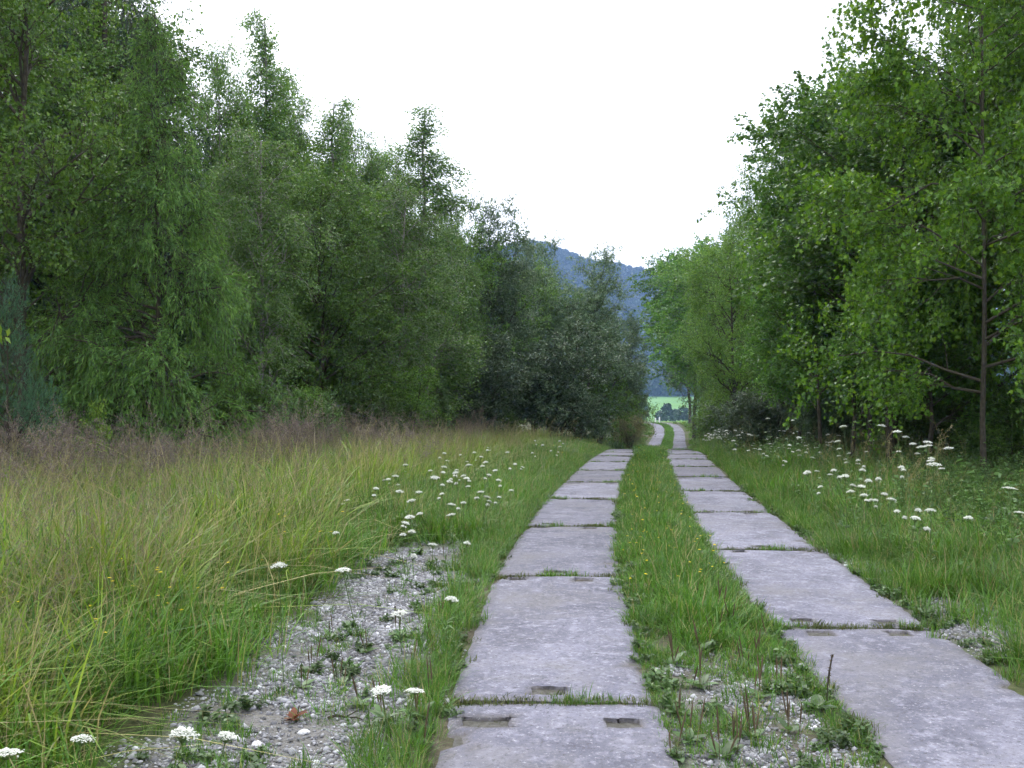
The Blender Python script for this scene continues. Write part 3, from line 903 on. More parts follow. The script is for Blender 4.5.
P = pts(5200, -1.6, 1.6, 2, 26, lambda x, y, u: np.exp(-((np.abs(np.abs(u) - GAP / 2) - .485 - .02 * fbm(x, y, 5, 2)) / .035) ** 2) * (.45 + .55 * fbm(x, y, 3, 1)), 233)
rp = np.array(recess_pts); J.append(rp); JS.append(rr.uniform(.45, .9, len(rp))); JI.append(rr.integers(0, 3, len(rp)))
J.append(P + [0, 0, .010]); JS.append(rr.uniform(.6, 1.3, len(P))); _k = rr.uniform(0, 1, len(P)) < .22
JI.append(np.where(_k, rr.integers(3, 7, len(P)), rr.integers(0, 3, len(P)))); JS[-1][_k] *= .55
scatter('joint_grass', moss_p + short_p, np.vstack(J), np.concatenate(JS), idx=np.concatenate(JI),
        label='moss and small grass tufts growing in the joints between slabs', cat='grass')

# ------------------------------------------------------------------ trees
def grow(r, P, Rad, n_each, t0, t1, ang, lenf, droop=0.0, K=4, up=0.0, flat=0.0):
    """children polylines on parent polylines P (n,Kp,3); lenf(t, parent_len)->length"""
    n, Kp, _ = P.shape
    par = np.repeat(np.arange(n), n_each)
    t = t0 + (t1 - t0) * (np.tile(np.arange(n_each), n) + r.uniform(0, 1, len(par))) / n_each; f = t * (Kp - 1); i = np.clip(f.astype(int), 0, Kp - 2); fr = (f - i)[:, None]
    S = P[par, i] * (1 - fr) + P[par, i + 1] * fr
    T = unit(P[par, i + 1] - P[par, i])
    PL = np.linalg.norm(np.diff(P, axis=1), axis=2).sum(1)[par]
    rnd = r.normal(0, 1, T.shape)
    rnd[:, 2] *= (1 - flat)
    side = unit(np.cross(T, rnd))
    side[:, 2] *= (1 - flat); side = unit(side)
    a = (ang(t) if callable(ang) else ang) + r.normal(0, .18, len(par))
    D = unit(T * np.cos(a)[:, None] + side * np.sin(a)[:, None] + np.array([0, 0, up]))
    L = lenf(t, PL) * r.uniform(.65, 1.25, len(par))
    tt = np.linspace(0, 1, K)
    C = S[:, None, :] + D[:, None, :] * (L[:, None] * tt)[..., None]
    C[:, :, 2] -= (droop * L[:, None] * tt**2)
    C[:, 1:-1] += r.normal(0, .03, (len(par), K - 2, 3)) * L[:, None, None]
    pr = Rad[par, i] * (1 - fr[:, 0]) + Rad[par, i + 1] * fr[:, 0]
    r0 = np.minimum(pr * .6, .010 + L * .012)
    return C, r0[:, None] * (1 - .75 * tt), L


def on_lines(r, P, k, t0=.15):
    n, Kp, _ = P.shape
    t = r.uniform(t0, 1, (n, k)); f = t * (Kp - 1); i = np.clip(f.astype(int), 0, Kp - 2); fr = (f - i)[..., None]; ar = np.arange(n)[:, None]
    C = P[ar, i] * (1 - fr) + P[ar, i + 1] * fr
    T = unit(P[ar, i + 1] - P[ar, i])
    return C.reshape(-1, 3), T.reshape(-1, 3)


def pick_on_lines(r, P, w, n, t0):
    Kp = P.shape[1]
    j = r.choice(len(P), n, p=w / w.sum()); t = r.uniform(t0, 1, n) ** .8
    f = t * (Kp - 1); i = np.clip(f.astype(int), 0, Kp - 2); fr = (f - i)[:, None]
    return P[j, i] * (1 - fr) + P[j, i + 1] * fr, unit(P[j, i + 1] - P[j, i])


def make_tree(name, seed, H, Rc, base, prof, mat, bark='bark', nprim=34, nsec=9, ntw=8, nleaf=16, leaf=(.07, .045), shape='kite', r0=.10,
              ang=1.0, up=.25, droop=.15, tdroop=.1, leafdrop=-.15, stems=1, spread=.0, flat=.2, wob=.02, scatter_r=.04, maxleaf=46000, needle=False):
    r = np.random.default_rng(seed)
    wood = Geo(); fol = Geo()
    K = 9; t = np.linspace(0, 1, K)
    TP, TR = [], []
    for s in range(stems):
        a = 2 * np.pi * s / max(stems, 1) + r.uniform(0, 1)
        hh = H * (1 if s == 0 else r.uniform(.68, .95))
        P = np.zeros((K, 3)); P[:, 2] = hh * t
        P[:, :2] += np.array([math.cos(a), math.sin(a)]) * (spread * hh * t**.8)[:, None] * (1 if stems > 1 else 0)
        P[1:, :2] += np.cumsum(r.normal(0, wob * H / K * 2, (K - 1, 2)), 0)
        P[0, 2] = -.12
        TP.append(P); TR.append((r0 if s == 0 else r0 * .75) * (1 - .9 * t) + .006)
    TP = np.array(TP); TR = np.array(TR)
    TR[:, 0] *= 1.35
    tubes(wood, TP, TR, 9 if stems < 3 else 6)
    n1 = max(4, nprim // stems)
    # primaries with lengths from the crown outline
    def l1(tv, PL):
        q = np.clip((tv - base) / (1 - base), 0, 1)
        return Rc * np.array([prof(x) for x in q])
    P1, R1, L1 = grow(r, TP, TR, n1, base, .985, ang, l1, droop, 5, up, flat)
    P2, R2, L2 = grow(r, P1, R1, nsec, .22, 1.0, .85, lambda tv, PL: PL * (.58 - .28 * tv) + .12, tdroop, 4, .08, flat)
    P3, R3, L3 = grow(r, P2, R2, ntw, .2, 1.0, .8, lambda tv, PL: PL * .42 + .06, tdroop * 1.2, 3, .02, flat * .5)
    tubes(wood, P1, R1, 5); tubes(wood, P2, np.maximum(R2, .004), 3)
    keep = r.uniform(0, 1, len(P3)) < .35
    tubes(wood, P3[keep][:, [0, 2]], np.full((keep.sum(), 2), .0035), 3)
    # leaves: as many on each twig as its length and its branch deserve
    w3 = L3 * np.repeat(L2, ntw) ** .8
    C, T = pick_on_lines(r, P3, w3, int(maxleaf * .86), .1)
    C2, T2 = pick_on_lines(r, P2, L2 ** 1.8, int(maxleaf * .13), .4)
    Ct, Tt = on_lines(r, TP[:, -2:], 40, .1)
    C = np.vstack([C, C2, Ct]); T = np.vstack([T, T2, Tt])
    n = len(C)
    C = C + r.normal(0, scatter_r, C.shape)
    if needle:
        D = T * .9 + r.normal(0, .42, T.shape) + [0, 0, leafdrop]
        N = r.normal(0, 1, T.shape)
    else:
        D = T * .5 + r.normal(0, .6, T.shape) + [0, 0, leafdrop]
        N = r.normal(0, .55, T.shape) + [0, 0, .8]
    sz = r.uniform(.65, 1.25, n)
    leaves(fol, C, D, N, leaf[0] * sz, leaf[1] * sz, shape)
    root = bpy.data.objects.new(name, None)
    root.empty_display_size = .3
    COL.objects.link(root)
    wood.obj('trunk', M[bark], root, True)
    fol.obj('crown', M[mat], root)
    top = max(C[:, 2].max(), 1e-3)
    rad = np.percentile(np.hypot(C[:, 0], C[:, 1]), 97)
    return dict(root=root, H=float(np.percentile(C[:, 2], 99.9)), R=float(rad), used=False, name=name)


rnd_ = lambda q: max(.06, (1 - (2 * q - .85) ** 2 / 1.35) if q < .95 else .2)
oval = lambda q: max(.10, math.sqrt(max(0, 1 - ((q - .42) / .62) ** 2)))
cone = lambda q: max(.08, 1.0 * (1 - q) ** .75)
spire = lambda q: max(.17, (.6 + .4 * min(1, q * 4)) * (1 - q) ** .72)
dome = lambda q: max(.15, math.sqrt(max(0, 1 - (q / 1.05) ** 2)))

T_ = {}
T_['maple'] = make_tree('maple_tree', 1, 10.2, 3.5, .16, lambda q: max(.15, (.80 + .25 * q) if q < .45 else 1.05 * (1 - q) ** .5 + .1), 'maple', nprim=38, nsec=9, ntw=7, nleaf=11,
                        leaf=(.086, .082), shape='maple', r0=.050, ang=lambda t: 1.5 - .68 * t, up=.10, droop=.20, tdroop=.14, leafdrop=-.35, flat=.5, maxleaf=36000, scatter_r=.07)
T_['maple_b'] = make_tree('maple_tree', 2, 9.0, 2.8, .2, oval, 'maple_dark', nprim=36, nsec=9, ntw=7, nleaf=14, leaf=(.10, .085), r0=.08, ang=.9, up=.3, droop=.05, leafdrop=-.3, flat=.35, maxleaf=30000)
T_['broad'] = make_tree('broadleaf_tree', 3, 8.2, 2.7, .10, oval, 'broad', nprim=44, nsec=10, ntw=8, nleaf=13, leaf=(.075, .05), r0=.09, maxleaf=44000, flat=.2)
T_['bright'] = make_tree('broadleaf_tree', 4, 8.0, 2.6, .10, oval, 'bright', nprim=42, nsec=10, ntw=8, nleaf=13, leaf=(.062, .044), r0=.09, maxleaf=56000, flat=.25)
T_['birch'] = make_tree('birch_tree', 5, 9.5, 1.75, .06, spire, 'birch', 'birchbark', nprim=52, nsec=8, ntw=7, nleaf=14, leaf=(.055, .04), r0=.065, ang=.66, up=.35, droop=.10, tdroop=.4, leafdrop=-.6, flat=.05, maxleaf=40000, scatter_r=.08)
T_['birch_b'] = make_tree('birch_tree', 6, 8.0, 1.7, .05, oval, 'birch', 'birchbark', nprim=46, nsec=8, ntw=7, nleaf=14, leaf=(.055, .04), r0=.06, ang=.75, up=.3, droop=.15, tdroop=.5, leafdrop=-.6, flat=.05, maxleaf=40000, scatter_r=.07)
T_['larch'] = make_tree('larch_tree', 7, 7.4, 2.15, .03, cone, 'larch', nprim=84, nsec=13, ntw=8, nleaf=10, leaf=(.105, .019), r0=.07, ang=1.35, up=.12, droop=.10, tdroop=.38, leafdrop=-.2, flat=.5, maxleaf=90000, scatter_r=.025, needle=True)
T_['spruce'] = make_tree('spruce_tree', 8, 13.0, 3.0, .06, cone, 'spruce', nprim=70, nsec=14, ntw=7, nleaf=9, leaf=(.12, .026), r0=.14, ang=1.5, up=.05, droop=.28, tdroop=.7, leafdrop=-.2, flat=.6, maxleaf=52000, scatter_r=.03, needle=True)
T_['willow'] = make_tree('willow_tree', 9, 8.6, 2.9, .06, oval, 'willow', nprim=48, nsec=10, ntw=8, nleaf=12, leaf=(.12, .052), r0=.08, ang=.75, up=.4, droop=.05, stems=3, spread=.16, flat=.0, maxleaf=46000)
T_['sallow'] = make_tree('sallow_bush', 10, 4.0, 2.0, .03, dome, 'willow', nprim=42, nsec=9, ntw=7, nleaf=12, leaf=(.085, .05), r0=.035, ang=.8, up=.4, stems=5, spread=.22, flat=0, maxleaf=30000)
T_['bush'] = make_tree('leafy_bush', 11, 2.6, 1.35, .02, dome, 'bright', nprim=36, nsec=8, ntw=6, nleaf=12, leaf=(.06, .036), r0=.02, ang=.8, up=.4, stems=5, spread=.25, flat=0, maxleaf=20000)
T_['darkbush'] = make_tree('leafy_bush', 12, 2.8, 1.7, .02, dome, 'broad', nprim=36, nsec=8, ntw=6, nleaf=12, leaf=(.07, .045), r0=.02, ang=.85, up=.3, stems=5, spread=.25, flat=0, maxleaf=20000)
T_['drybush'] = make_tree('dry_bush', 13, 2.2, 1.1, .02, dome, 'dry', 'twig', nprim=40, nsec=8, ntw=5, nleaf=9, leaf=(.07, .012), r0=.006, ang=.45, up=.7, stems=9, spread=.30, flat=0, maxleaf=20000, needle=True)
T_['pine'] = make_tree('young_pine', 14, 2.6, 1.15, .05, cone, 'pine', nprim=26, nsec=7, ntw=5, nleaf=16, leaf=(.075, .009), r0=.03, ang=1.25, up=.3, droop=-.12, tdroop=-.15, leafdrop=.25, flat=.3, maxleaf=16000, needle=True, scatter_r=.012)
T_['sapling'] = make_tree('young_sapling', 15, 1.5, .32, .25, oval, 'lime', nprim=14, nsec=4, ntw=3, nleaf=5, leaf=(.075, .04), r0=.012, ang=.9, up=.3, maxleaf=900, scatter_r=.02)


T_['herbling'] = make_tree('tall_herb', 16, 1.5, .34, .12, oval, 'herb', nprim=18, nsec=4, ntw=3, nleaf=5, leaf=(.09, .035), r0=.010, ang=.8, up=.4, maxleaf=900, scatter_r=.02)


def plant(key, px, d, top=None, width=None, label=None, cat='tree', group=None, rz=None, H=None, x=None):
    """px: picture column of the trunk, d: distance along the view; top: picture row of the tip; width: crown width in pixels"""
    p = T_[key]
    o = p['root'] if not p['used'] else copy_tree(p['root'])
    p['used'] = True
    X = (px - 512) * d / F if x is None else x
    z = gz1(X, d)
    if H is None: H = EYE - z + (HZ - top) * d / F
    sz = H / p['H']
    sxy = sz if width is None else (width * d / F) / (2 * p['R'])
    sxy = min(max(sxy, .55 * sz), 1.6 * sz)
    o.location = (X, d, z)
    o.rotation_euler = (R(random.uniform(-1.5, 1.5)), R(random.uniform(-1.5, 1.5)), random.uniform(0, 6.28) if rz is None else rz)
    o.scale = (sxy, sxy, sz)
    for k in ('label', 'category', 'group'):
        if k in o: del o[k]
    tag(o, label, cat, group)
    return o


# left side, front to back
plant('bright', 18, 15.5, -170, 300, 'bright green broadleaf tree at the far left edge, taller than the picture')
plant('larch', 160, 16.2, 22, 235, 'feathery green larch with drooping needle branches behind the left meadow')
plant('birch_b', 258, 20.5, 128, 150, 'pale green birch just right of the feathery larch')
plant('spruce', 120, 24, -150, 280, 'tall dark conifer rising behind the feathery larch, tip out of view')
plant('birch', 268, 27, 18, 120, 'slender birch whose pointed tip stands highest against the sky')
plant('birch', 335, 29, 98, 120, 'slim birch with airy tip, second point in the left skyline')
plant('birch_b', 226, 25, 40, 95, 'birch filling the skyline between the dark conifer and the highest tip')
plant('birch_b', 352, 31, 116, 90, 'birch filling the skyline right of the second pointed birch')
plant('birch_b', 400, 34, 146, 90, 'birch crown close left of the lone airy tip')
plant('birch_b', 296, 29, 78, 95, 'birch filling the skyline right below the highest tip')
plant('birch_b', 378, 32, 143, 85, 'birch filling the skyline left of the lone airy tip')
plant('birch_b', 448, 36, 196, 70, 'birch at the right foot of the lone airy tip')
plant('broad', 318, 24, 158, 190, 'dense mid-green broadleaf tree under the two pointed birches')
plant('birch', 424, 31, 112, 135, 'slender birch with a lone airy tip above the middle of the left wood')
plant('birch_b', 392, 27, 180, 130, 'rounded birch in front of the lone-tipped birch')
plant('broad', 370, 33, 150, 150, 'broadleaf tree filling the skyline between the two airy birch tips')
plant('willow', 490, 41, 203, 125, 'dark grey-green willow with rounded top right of the birches')
plant('willow', 578, 46, 247, 120, 'dark willow at the right end of the left wood, below the hill')
plant('willow', 536, 50, 235, 110, 'dark willow between the round-topped willow and the last one of the row')
plant('sallow', 478, 35, 330, 130, 'grey-green sallow bush at the foot of the willows, left one', 'bush')
plant('sallow', 556, 39, 318, 140, 'grey-green sallow bush at the foot of the willows, right one', 'bush')
plant('willow', 620, 57, 318, 56, 'slim dark willow at the very end of the left wood')
plant('darkbush', 600, 47, 330, 75, 'dark bush closing the right end of the left wood', 'bush')
plant('bush', 630, 60, 364, 52, 'light green bush next to the bend where the lanes reappear', 'bush')
plant('drybush', 629, 52, 411, 44, 'tan dry bush left of the bend of the lanes', 'bush')
plant('bush', 405, 25, 364, 92, 'light green bush at the wood edge under the rounded birch', 'bush')
plant('bush', 310, 20.5, 385, 70, 'small bush with grey-green leaves right of the larch foot', 'bush')
plant('darkbush', 352, 23, 372, 120, 'low dark bush in the shade under the broadleaf tree', 'bush')
plant('pine', 4, 13.5, 278, 120, 'young blue-green pine at the far left picture edge', 'pine')
plant('sapling', 95, 13.3, 398, 36, 'small yellow-green sapling poking out of the purple grass', 'sapling')
plant('sapling', -40, 11.8, 225, 36, 'thin sapling with yellow leaves at the far left edge', 'sapling')
plant('darkbush', 60, 17.5, 340, 200, 'dark bush left of the larch foot', 'bush')
plant('darkbush', 236, 19.5, 360, 120, 'dark bush right behind the larch foot', 'bush')

plant('herbling', 268, 17, 392, 34, 'tall leafy herb in front of the larch foot, right side', 'herb')
plant('herbling', 288, 18, 398, 30, 'tall leafy herb next to the small grey-green bush', 'herb')
plant('herbling', 332, 19, 388, 36, 'tall herb standing before the low dark bush', 'herb')
plant('herbling', 384, 22, 392, 30, 'tall herb left of the light green bush at the wood edge', 'herb')
plant('herbling', 40, 12.6, 420, 40, 'leafy herb above the purple grass near the young pine', 'herb')
plant('herbling', 444, 25, 380, 26, 'tall herb right of the light green bush at the wood edge', 'herb')

# right side
plant('maple', 985, 13.8, -150, 380, 'green maple with slim bare lower trunk, nearest tree on the right', rz=2.2)
plant('maple_b', 892, 19.5, 60, 260, 'maple standing behind the nearest right maple')
plant('maple_b', 842, 24, 88, 200, 'maple whose crown edge steps down towards the sky gap')
plant('broad', 790, 28, 118, 135, 'dark broadleaf tree with the pointed top in the right skyline')
plant('maple', 1080, 17, -200, 380, 'maple at the right picture edge behind the nearest one', rz=.4)
plant('bright', 735, 36, 232, 120, 'light green broadleaf tree in the middle of the right row')
plant('broad', 752, 44, 190, 110, 'dark tree behind the light green one of the right row')
plant('maple_b', 712, 70, 236, 135, 'dark tree at the far end of the right row, reaching over the lanes')
plant('maple_b', 695, 84, 246, 136, 'tree beyond the bend whose crown hangs furthest over the lanes')
plant('maple_b', 690, 112, 262, 90, 'farthest tree of the right row behind the overhanging crown')
plant('broad', 716, 54, 246, 76, 'rounded tree before the far end of the right row')
plant('maple_b', 800, 22.5, 262, 120, 'small maple with low branches under the dark pointed tree')
plant('maple_b', 930, 17, 230, 170, 'small maple beneath the branches of the nearest maple')
plant('sallow', 768, 25.5, 378, 110, 'bluish green bush below the right row behind the white flowers', 'bush')
plant('sallow', 822, 22, 384, 80, 'bluish green bush between the thin trunks on the right', 'bush')
plant('bush', 728, 40, 385, 70, 'leafy bush at the foot of the light green right tree', 'bush')
plant('darkbush', 719, 52, 380, 60, 'dark bush beside the right lane before the bend', 'bush')
plant('darkbush', 1010, 16.5, 405, 150, 'dark bush behind the trunk of the nearest maple', 'bush')

# the dark inside of both woods
rb = np.random.default_rng(77)
LB = 'tree in the dark inside of the left wood, behind its front row'
RB = 'tree in the dark inside of the right wood, behind its front row'
UB = 'dark bush in the shade deep inside the right wood'
UL = 'dark bush in the shade deep inside the left wood'
for (x, y, key, H) in [(-14, 19, 'broad', 10), (-10.5, 23, 'broad', 10), (-7.2, 27, 'broad', 9.5), (-12.5, 29, 'spruce', 13), (-5.2, 34, 'broad', 9), (-9, 35, 'broad', 11),
                       (-2.2, 39, 'broad', 9), (-6, 42, 'broad', 10), (1.2, 47, 'broad', 9), (-2.5, 50, 'willow', 9), (3.6, 56, 'willow', 9), (0, 60, 'broad', 9), (6.2, 68, 'willow', 8.5), (-17, 25, 'bright', 11), (-11.5, 16, 'broad', 9), (-12.4, 25.5, 'spruce', 16), (-11.2, 25, 'broad', 12), (-13.8, 30, 'broad', 15), (-10.9, 28, 'broad', 13), (-6.6, 31, 'broad', 9)]:
    plant(key, 0, y, x=x, H=H, label=LB, group='trees inside the left wood')
for (x, y, key, H) in [(9.2, 16, 'maple_b', 8.5), (9.5, 20.5, 'broad', 10), (8.6, 24.5, 'maple_b', 10), (10.8, 28, 'broad', 10.5), (12.5, 22, 'maple_b', 10), (13.5, 33, 'broad', 11), (11.2, 36, 'broad', 10.5),
                       (12.5, 46, 'broad', 11), (14.5, 56, 'broad', 11), (16.5, 66, 'broad', 12), (15.2, 74, 'willow', 12), (19, 82, 'broad', 12), (12, 14.5, 'broad', 9), (15.5, 26, 'broad', 10), (21, 95, 'broad', 12), (17, 42, 'broad', 11)]:
    plant(key, 0, y, x=x, H=H, label=RB, group='trees inside the right wood')
for i in range(16):
    y = 15 + i * 2.1 + rb.uniform(-.5, .5)
    plant('darkbush', 0, y, x=float(re(y)) + 2.4 + rb.uniform(-.4, 2.2), H=rb.uniform(1.8, 3.0), label=UB, cat='bush', group='bushes inside the right wood')
for i in range(12):
    y = 17 + i * 2.6 + rb.uniform(-.5, .5)
    plant('darkbush', 0, y, x=float(le(y)) - 2.6 - rb.uniform(0, 1.8), H=rb.uniform(2.0, 3.4), label=UL, cat='bush', group='bushes inside the left wood')

# thin bare trunks at the front of the right wood
def pole_tree(px, d, top, lean, label):
    r = np.random.default_rng(int(px))
    X = (px - 512) * d / F; z = gz1(X, d)
    H = EYE - z + (HZ - top) * d / F
    t = np.linspace(0, 1, 8)
    P = np.zeros((1, 8, 3)); P[0, :, 2] = H * t - .1; P[0, :, 0] = lean * t * H + np.cumsum(r.normal(0, .02, 8)); P[0, :, 1] = np.cumsum(r.normal(0, .02, 8))
    root = empty('slim_tree', (X, d, z))
    g = Geo(); tubes(g, P, (.05 * (1 - .7 * t))[None], 7)
    b, rb_, _ = grow(r, P, (.05 * (1 - .7 * t))[None], 16, .35, 1, .9, lambda tv, PL: 1.1 * (1.2 - tv), .05, 4, .3)
    tubes(g, b, rb_, 4); g.obj('trunk', M['bark'], root, True)
    b2, _, _ = grow(r, b, rb_, 8, .2, 1, .8, lambda tv, PL: PL * .5, .05, 3, .05)
    C, T = on_lines(r, b2, 16); f = Geo()
    C = C + r.normal(0, .05, C.shape)
    leaves(f, C, T * .5 + r.normal(0, .6, T.shape) + [0, 0, -.25], r.normal(0, .5, T.shape) + [0, 0, .8], r.uniform(.05, .1, len(C)), r.uniform(.04, .08, len(C)))
    f.obj('crown', M['maple_dark'], root)
    tag(root, label, 'tree', 'slim trunks at the right wood edge')


pole_tree(824, 20.5, 300, -.03, 'slim tree trunk left of the other thin ones on the right')
pole_tree(869, 19, 270, .02, 'slim straight tree trunk in the middle of the thin ones on the right')
pole_tree(888, 17.5, 250, -.01, 'slim tree trunk right of the other thin ones, nearer the maple')
pole_tree(852, 18.5, 320, .06, 'thin leaning pale stem among the slim trunks on the right')

# ------------------------------------------------------------------ flowers
def carrot_proto(seed, h, rad, n_umb=26, extra=0):
    r = np.random.default_rng(seed)
    st = Geo(); heads = []
    def umbel(base, top, rad):
        t = np.linspace(0, 1, 5); mid = (np.array(base) + top) / 2 + r.normal(0, .015, 3)
        P = np.array([(1 - a) ** 2 * np.array(base) + 2 * a * (1 - a) * mid + a * a * np.array(top) for a in t])[None]
        tubes(st, P, np.full((1, 5), .0028), 4)
        q = rad * np.sqrt((np.arange(n_umb) + .5) / n_umb); a = np.arange(n_umb) * 2.399
        C = np.stack([q * np.cos(a), q * np.sin(a), rad * .28 * (1 - (q / rad) ** 2) + .025], -1) + top
        rays = np.stack([np.repeat(np.array(top)[None], n_umb, 0), C - [0, 0, .002]], 1)
        tubes(st, rays, np.full((n_umb, 2), .0008), 3)
        nf = 9; fl = Geo(); heads.append(fl)
        Q = np.repeat(C, nf, 0) + r.normal(0, 1, (n_umb * nf, 3)) * [rad * .095, rad * .095, .0025]
        D = r.normal(0, 1, Q.shape) * [1, 1, .15]
        leaves(fl, Q, D, r.normal(0, .2, Q.shape) + [0, 0, 1], np.full(len(Q), .011) * r.uniform(.8, 1.3, len(Q)), np.full(len(Q), .009))
    tilt = r.normal(0, .03, 2)
    umbel((0, 0, 0), (tilt[0], tilt[1], h - .03), rad)
    for e in range(extra):
        a = r.uniform(0, 6.28); l = r.uniform(.1, .16)
        umbel((tilt[0] * .4, tilt[1] * .4, h * .45), (math.cos(a) * l, math.sin(a) * l, h * r.uniform(.72, .9)), rad * r.uniform(.5, .75))
    n = 26
    z = r.uniform(.03, h * .55, n); C = np.stack([np.zeros(n), np.zeros(n), z], -1)
    D = r.normal(0, 1, (n, 3)) * [1, 1, .3] + [0, 0, .3]
    leaves(st, C, D, r.normal(0, .3, (n, 3)) + [0, 0, 1], r.uniform(.05, .12, n), r.uniform(.008, .016, n), m=1)
    return st.mesh('stem', [M['stem'], M['herb']]), [f.mesh('flower_head', M['white']) for f in heads]


CP = {'low': [carrot_proto(i, .26, .042) for i in (1, 2)], 'mid': [carrot_proto(3, .5, .046), carrot_proto(4, .5, .042, 26, 1), carrot_proto(5, .5, .05)],
      'high': [carrot_proto(6, .95, .05, 26, 1), carrot_proto(7, .95, .055), carrot_proto(8, .95, .046, 26, 2)]}
CH = {'low': .26, 'mid': .5, 'high': .95}
rc = np.random.default_rng(9)


def carrot(px, py, h, label, group, size=1.0):
    d = 5.0
    for _ in range(30):
        X = (px - 512) * d / F
        d = .5 * d + .5 * max(2.0, (EYE - gz1(X, d) - h) * F / max(py - HZ, 8))
    X = (px - 512) * d / F
    if abs(X - float(xc(d))) < 1.56: X = float(xc(d)) + math.copysign(1.56 + rc.uniform(0, .5), X - float(xc(d)))
    k = 'low' if h < .36 else 'mid' if h < .72 else 'high'
    sm, fm = CP[k][rc.integers(0, len(CP[k]))]
    o = empty('wild_carrot', (X, d, gz1(X, d)), rc.uniform(0, 6.28))
    s = h / CH[k]
    o.scale = (size * rc.uniform(.55, 1.0),) * 2 + (s,)
    o.rotation_euler = (rc.normal(0, .13), rc.normal(0, .13), rc.uniform(0, 6.28))
    link(bpy.data.objects.new('stem', sm), o)
    for f_ in fm: link(bpy.data.objects.new('flower_head', f_), o)
    tag(o, label, 'wildflower', group)


LWC = 'white wild carrot flower in the loose drift along the left verge'
for px, py, h in [(374, 487, .5), (392, 491, .5), (388, 476, .55), (437, 511, .5), (414, 517, .5), (455, 543, .45), (471, 532, .5), (472, 546, .4),
                  (491, 462, .6), (481, 457, .55), (493, 450, .6), (470, 465, .55), (458, 479, .5), (480, 474, .5), (487, 466, .55), (443, 453, .6), (436, 466, .55),
                  (430, 475, .55), (450, 492, .45), (463, 503, .5), (478, 496, .45), (486, 492, .5), (468, 487, .45), (500, 497, .45), (401, 535, .4), (390, 520, .45),
                  (352, 532, .5), (470, 475, .5), (495, 480, .5), (500, 470, .5), (420, 500, .5), (505, 490, .4), (398, 552, .35), (444, 484, .5), (462, 470, .55), (476, 452, .6), (412, 492, .5), (448, 505, .45), (455, 515, .4), (485, 505, .35)]:
    carrot(px, py, h, LWC, 'wild carrots on the left verge', .8)
for i in range(34):
    y = 9 + 13 * rc.uniform(0, 1); X = float(xc(y)) - 1.7 - 1.9 * rc.uniform(0, 1); h = rc.uniform(.3, .6)
    carrot(512 + X * F / y, HZ + (EYE - gz1(X, y) - h) * F / y, h, LWC, 'wild carrots on the left verge', .75)
for px, py, h, lb in [(360, 567, .45, 'white wild carrot flower at the meadow rim left of the gravel'),
                      (283, 566, .6, 'single white wild carrot flower in the green meadow grass'),
                      (445, 598, .3, 'white wild carrot flower beside the left edge of the second slab'),
                      (402, 612, .25, 'white wild carrot flower over the middle of the left gravel'),
                      (386, 690, .22, 'left of two low white wild carrots beside the nearest whole slab'),
                      (407, 693, .18, 'right of two low white wild carrots beside the nearest whole slab'),
                      (207, 735, .28, 'spiky white wild carrot flower in the near left corner by the gravel'),
                      (170, 733, .34, 'small white wild carrot flower left of the spiky one near the gravel'),
                      (52, 745, .40, 'white wild carrot flower low in the near left corner of the meadow'),
                      (8, 764, .40, 'white wild carrot flower cut by the bottom left picture corner'),
                      (1010, 489, .72, 'big white wild carrot flower at the right picture edge beneath the maple')]:
    carrot(px, py, h, lb, 'wild carrots standing apart', 1.05 if px < 1000 else 1.35)
RWC = 'white wild carrot flower in the drift along the right verge'
for px, py in [(880, 493), (868, 515), (840, 519), (822, 510), (830, 492), (812, 477), (810, 485), (843, 484), (868, 460), (845, 470), (897, 466), (908, 470), (882, 478), (856, 500), (795, 470), (802, 495), (835, 505), (862, 486), (850, 510), (825, 470), (838, 478), (815, 500)]:
    carrot(px, py, .55 if py > 480 else .7, RWC, 'wild carrots on the right verge', .85)
TWC = 'tall white umbel flower in front of the dark right wood'
for px, py in [(857, 438), (873, 425), (874, 412), (883, 409), (855, 425), (910, 409), (920, 416), (908, 431), (906, 437), (925, 440), (935, 446), (943, 445), (930, 463), (958, 420), (950, 448), (800, 420), (775, 412), (790, 436), (770, 418)]:
    carrot(px, py, 1.05 if py < 432 else .9, TWC, 'tall umbels before the right wood', 1.05)
FWC = 'small white wild carrot flower in the far drift beside the right lane'
for i in range(190):
    y = 12 + 26 * rc.uniform(0, 1) ** .7; X = float(xc(y)) + 1.75 + 2.3 * rc.uniform(0, 1) ** 1.3
    h = rc.uniform(.35, .75)
    carrot(512 + X * F / y, HZ + (EYE - gz1(X, y) - h) * F / y, h, FWC, 'far wild carrots on the right verge', .9)

# tiny yellow flowers nobody could count
P = pts(420, -.42, .42, 7, 40, lambda x, y, u: .5 + .5 * (fbm(x, y, 2, 8) > 0), 230)
P2 = pts(160, -3.2, -1.6, 22, 44, lambda x, y, u: (fbm(x, y, .8, 4) > .1) * 1.0, 231)
P3 = pts(130, -4.4, -2.5, 4.5, 9, lambda x, y, u: (fbm(x, y, 1.5, 4) > .25) * 1.0, 232)
P[:, 2] += rr.uniform(.10, .17, len(P)); P2[:, 2] += rr.uniform(.25, .45, len(P2)); P3[:, 2] += rr.uniform(.3, .55, len(P3))


def yflower(g, r):
    n = 9; a = np.arange(n) * 2 * np.pi / n
    leaves(g, np.zeros((n, 3)), np.stack([np.cos(a), np.sin(a), np.full(n, .25)], -1), np.tile([0, 0, 1.0], (n, 1)), np.full(n, .012), np.full(n, .007))
    tubes(g, np.array([[[0, 0, 0], [.004, .002, -.1], [0, 0, -.2]]]), np.full((1, 3), .0012), 3, 1)


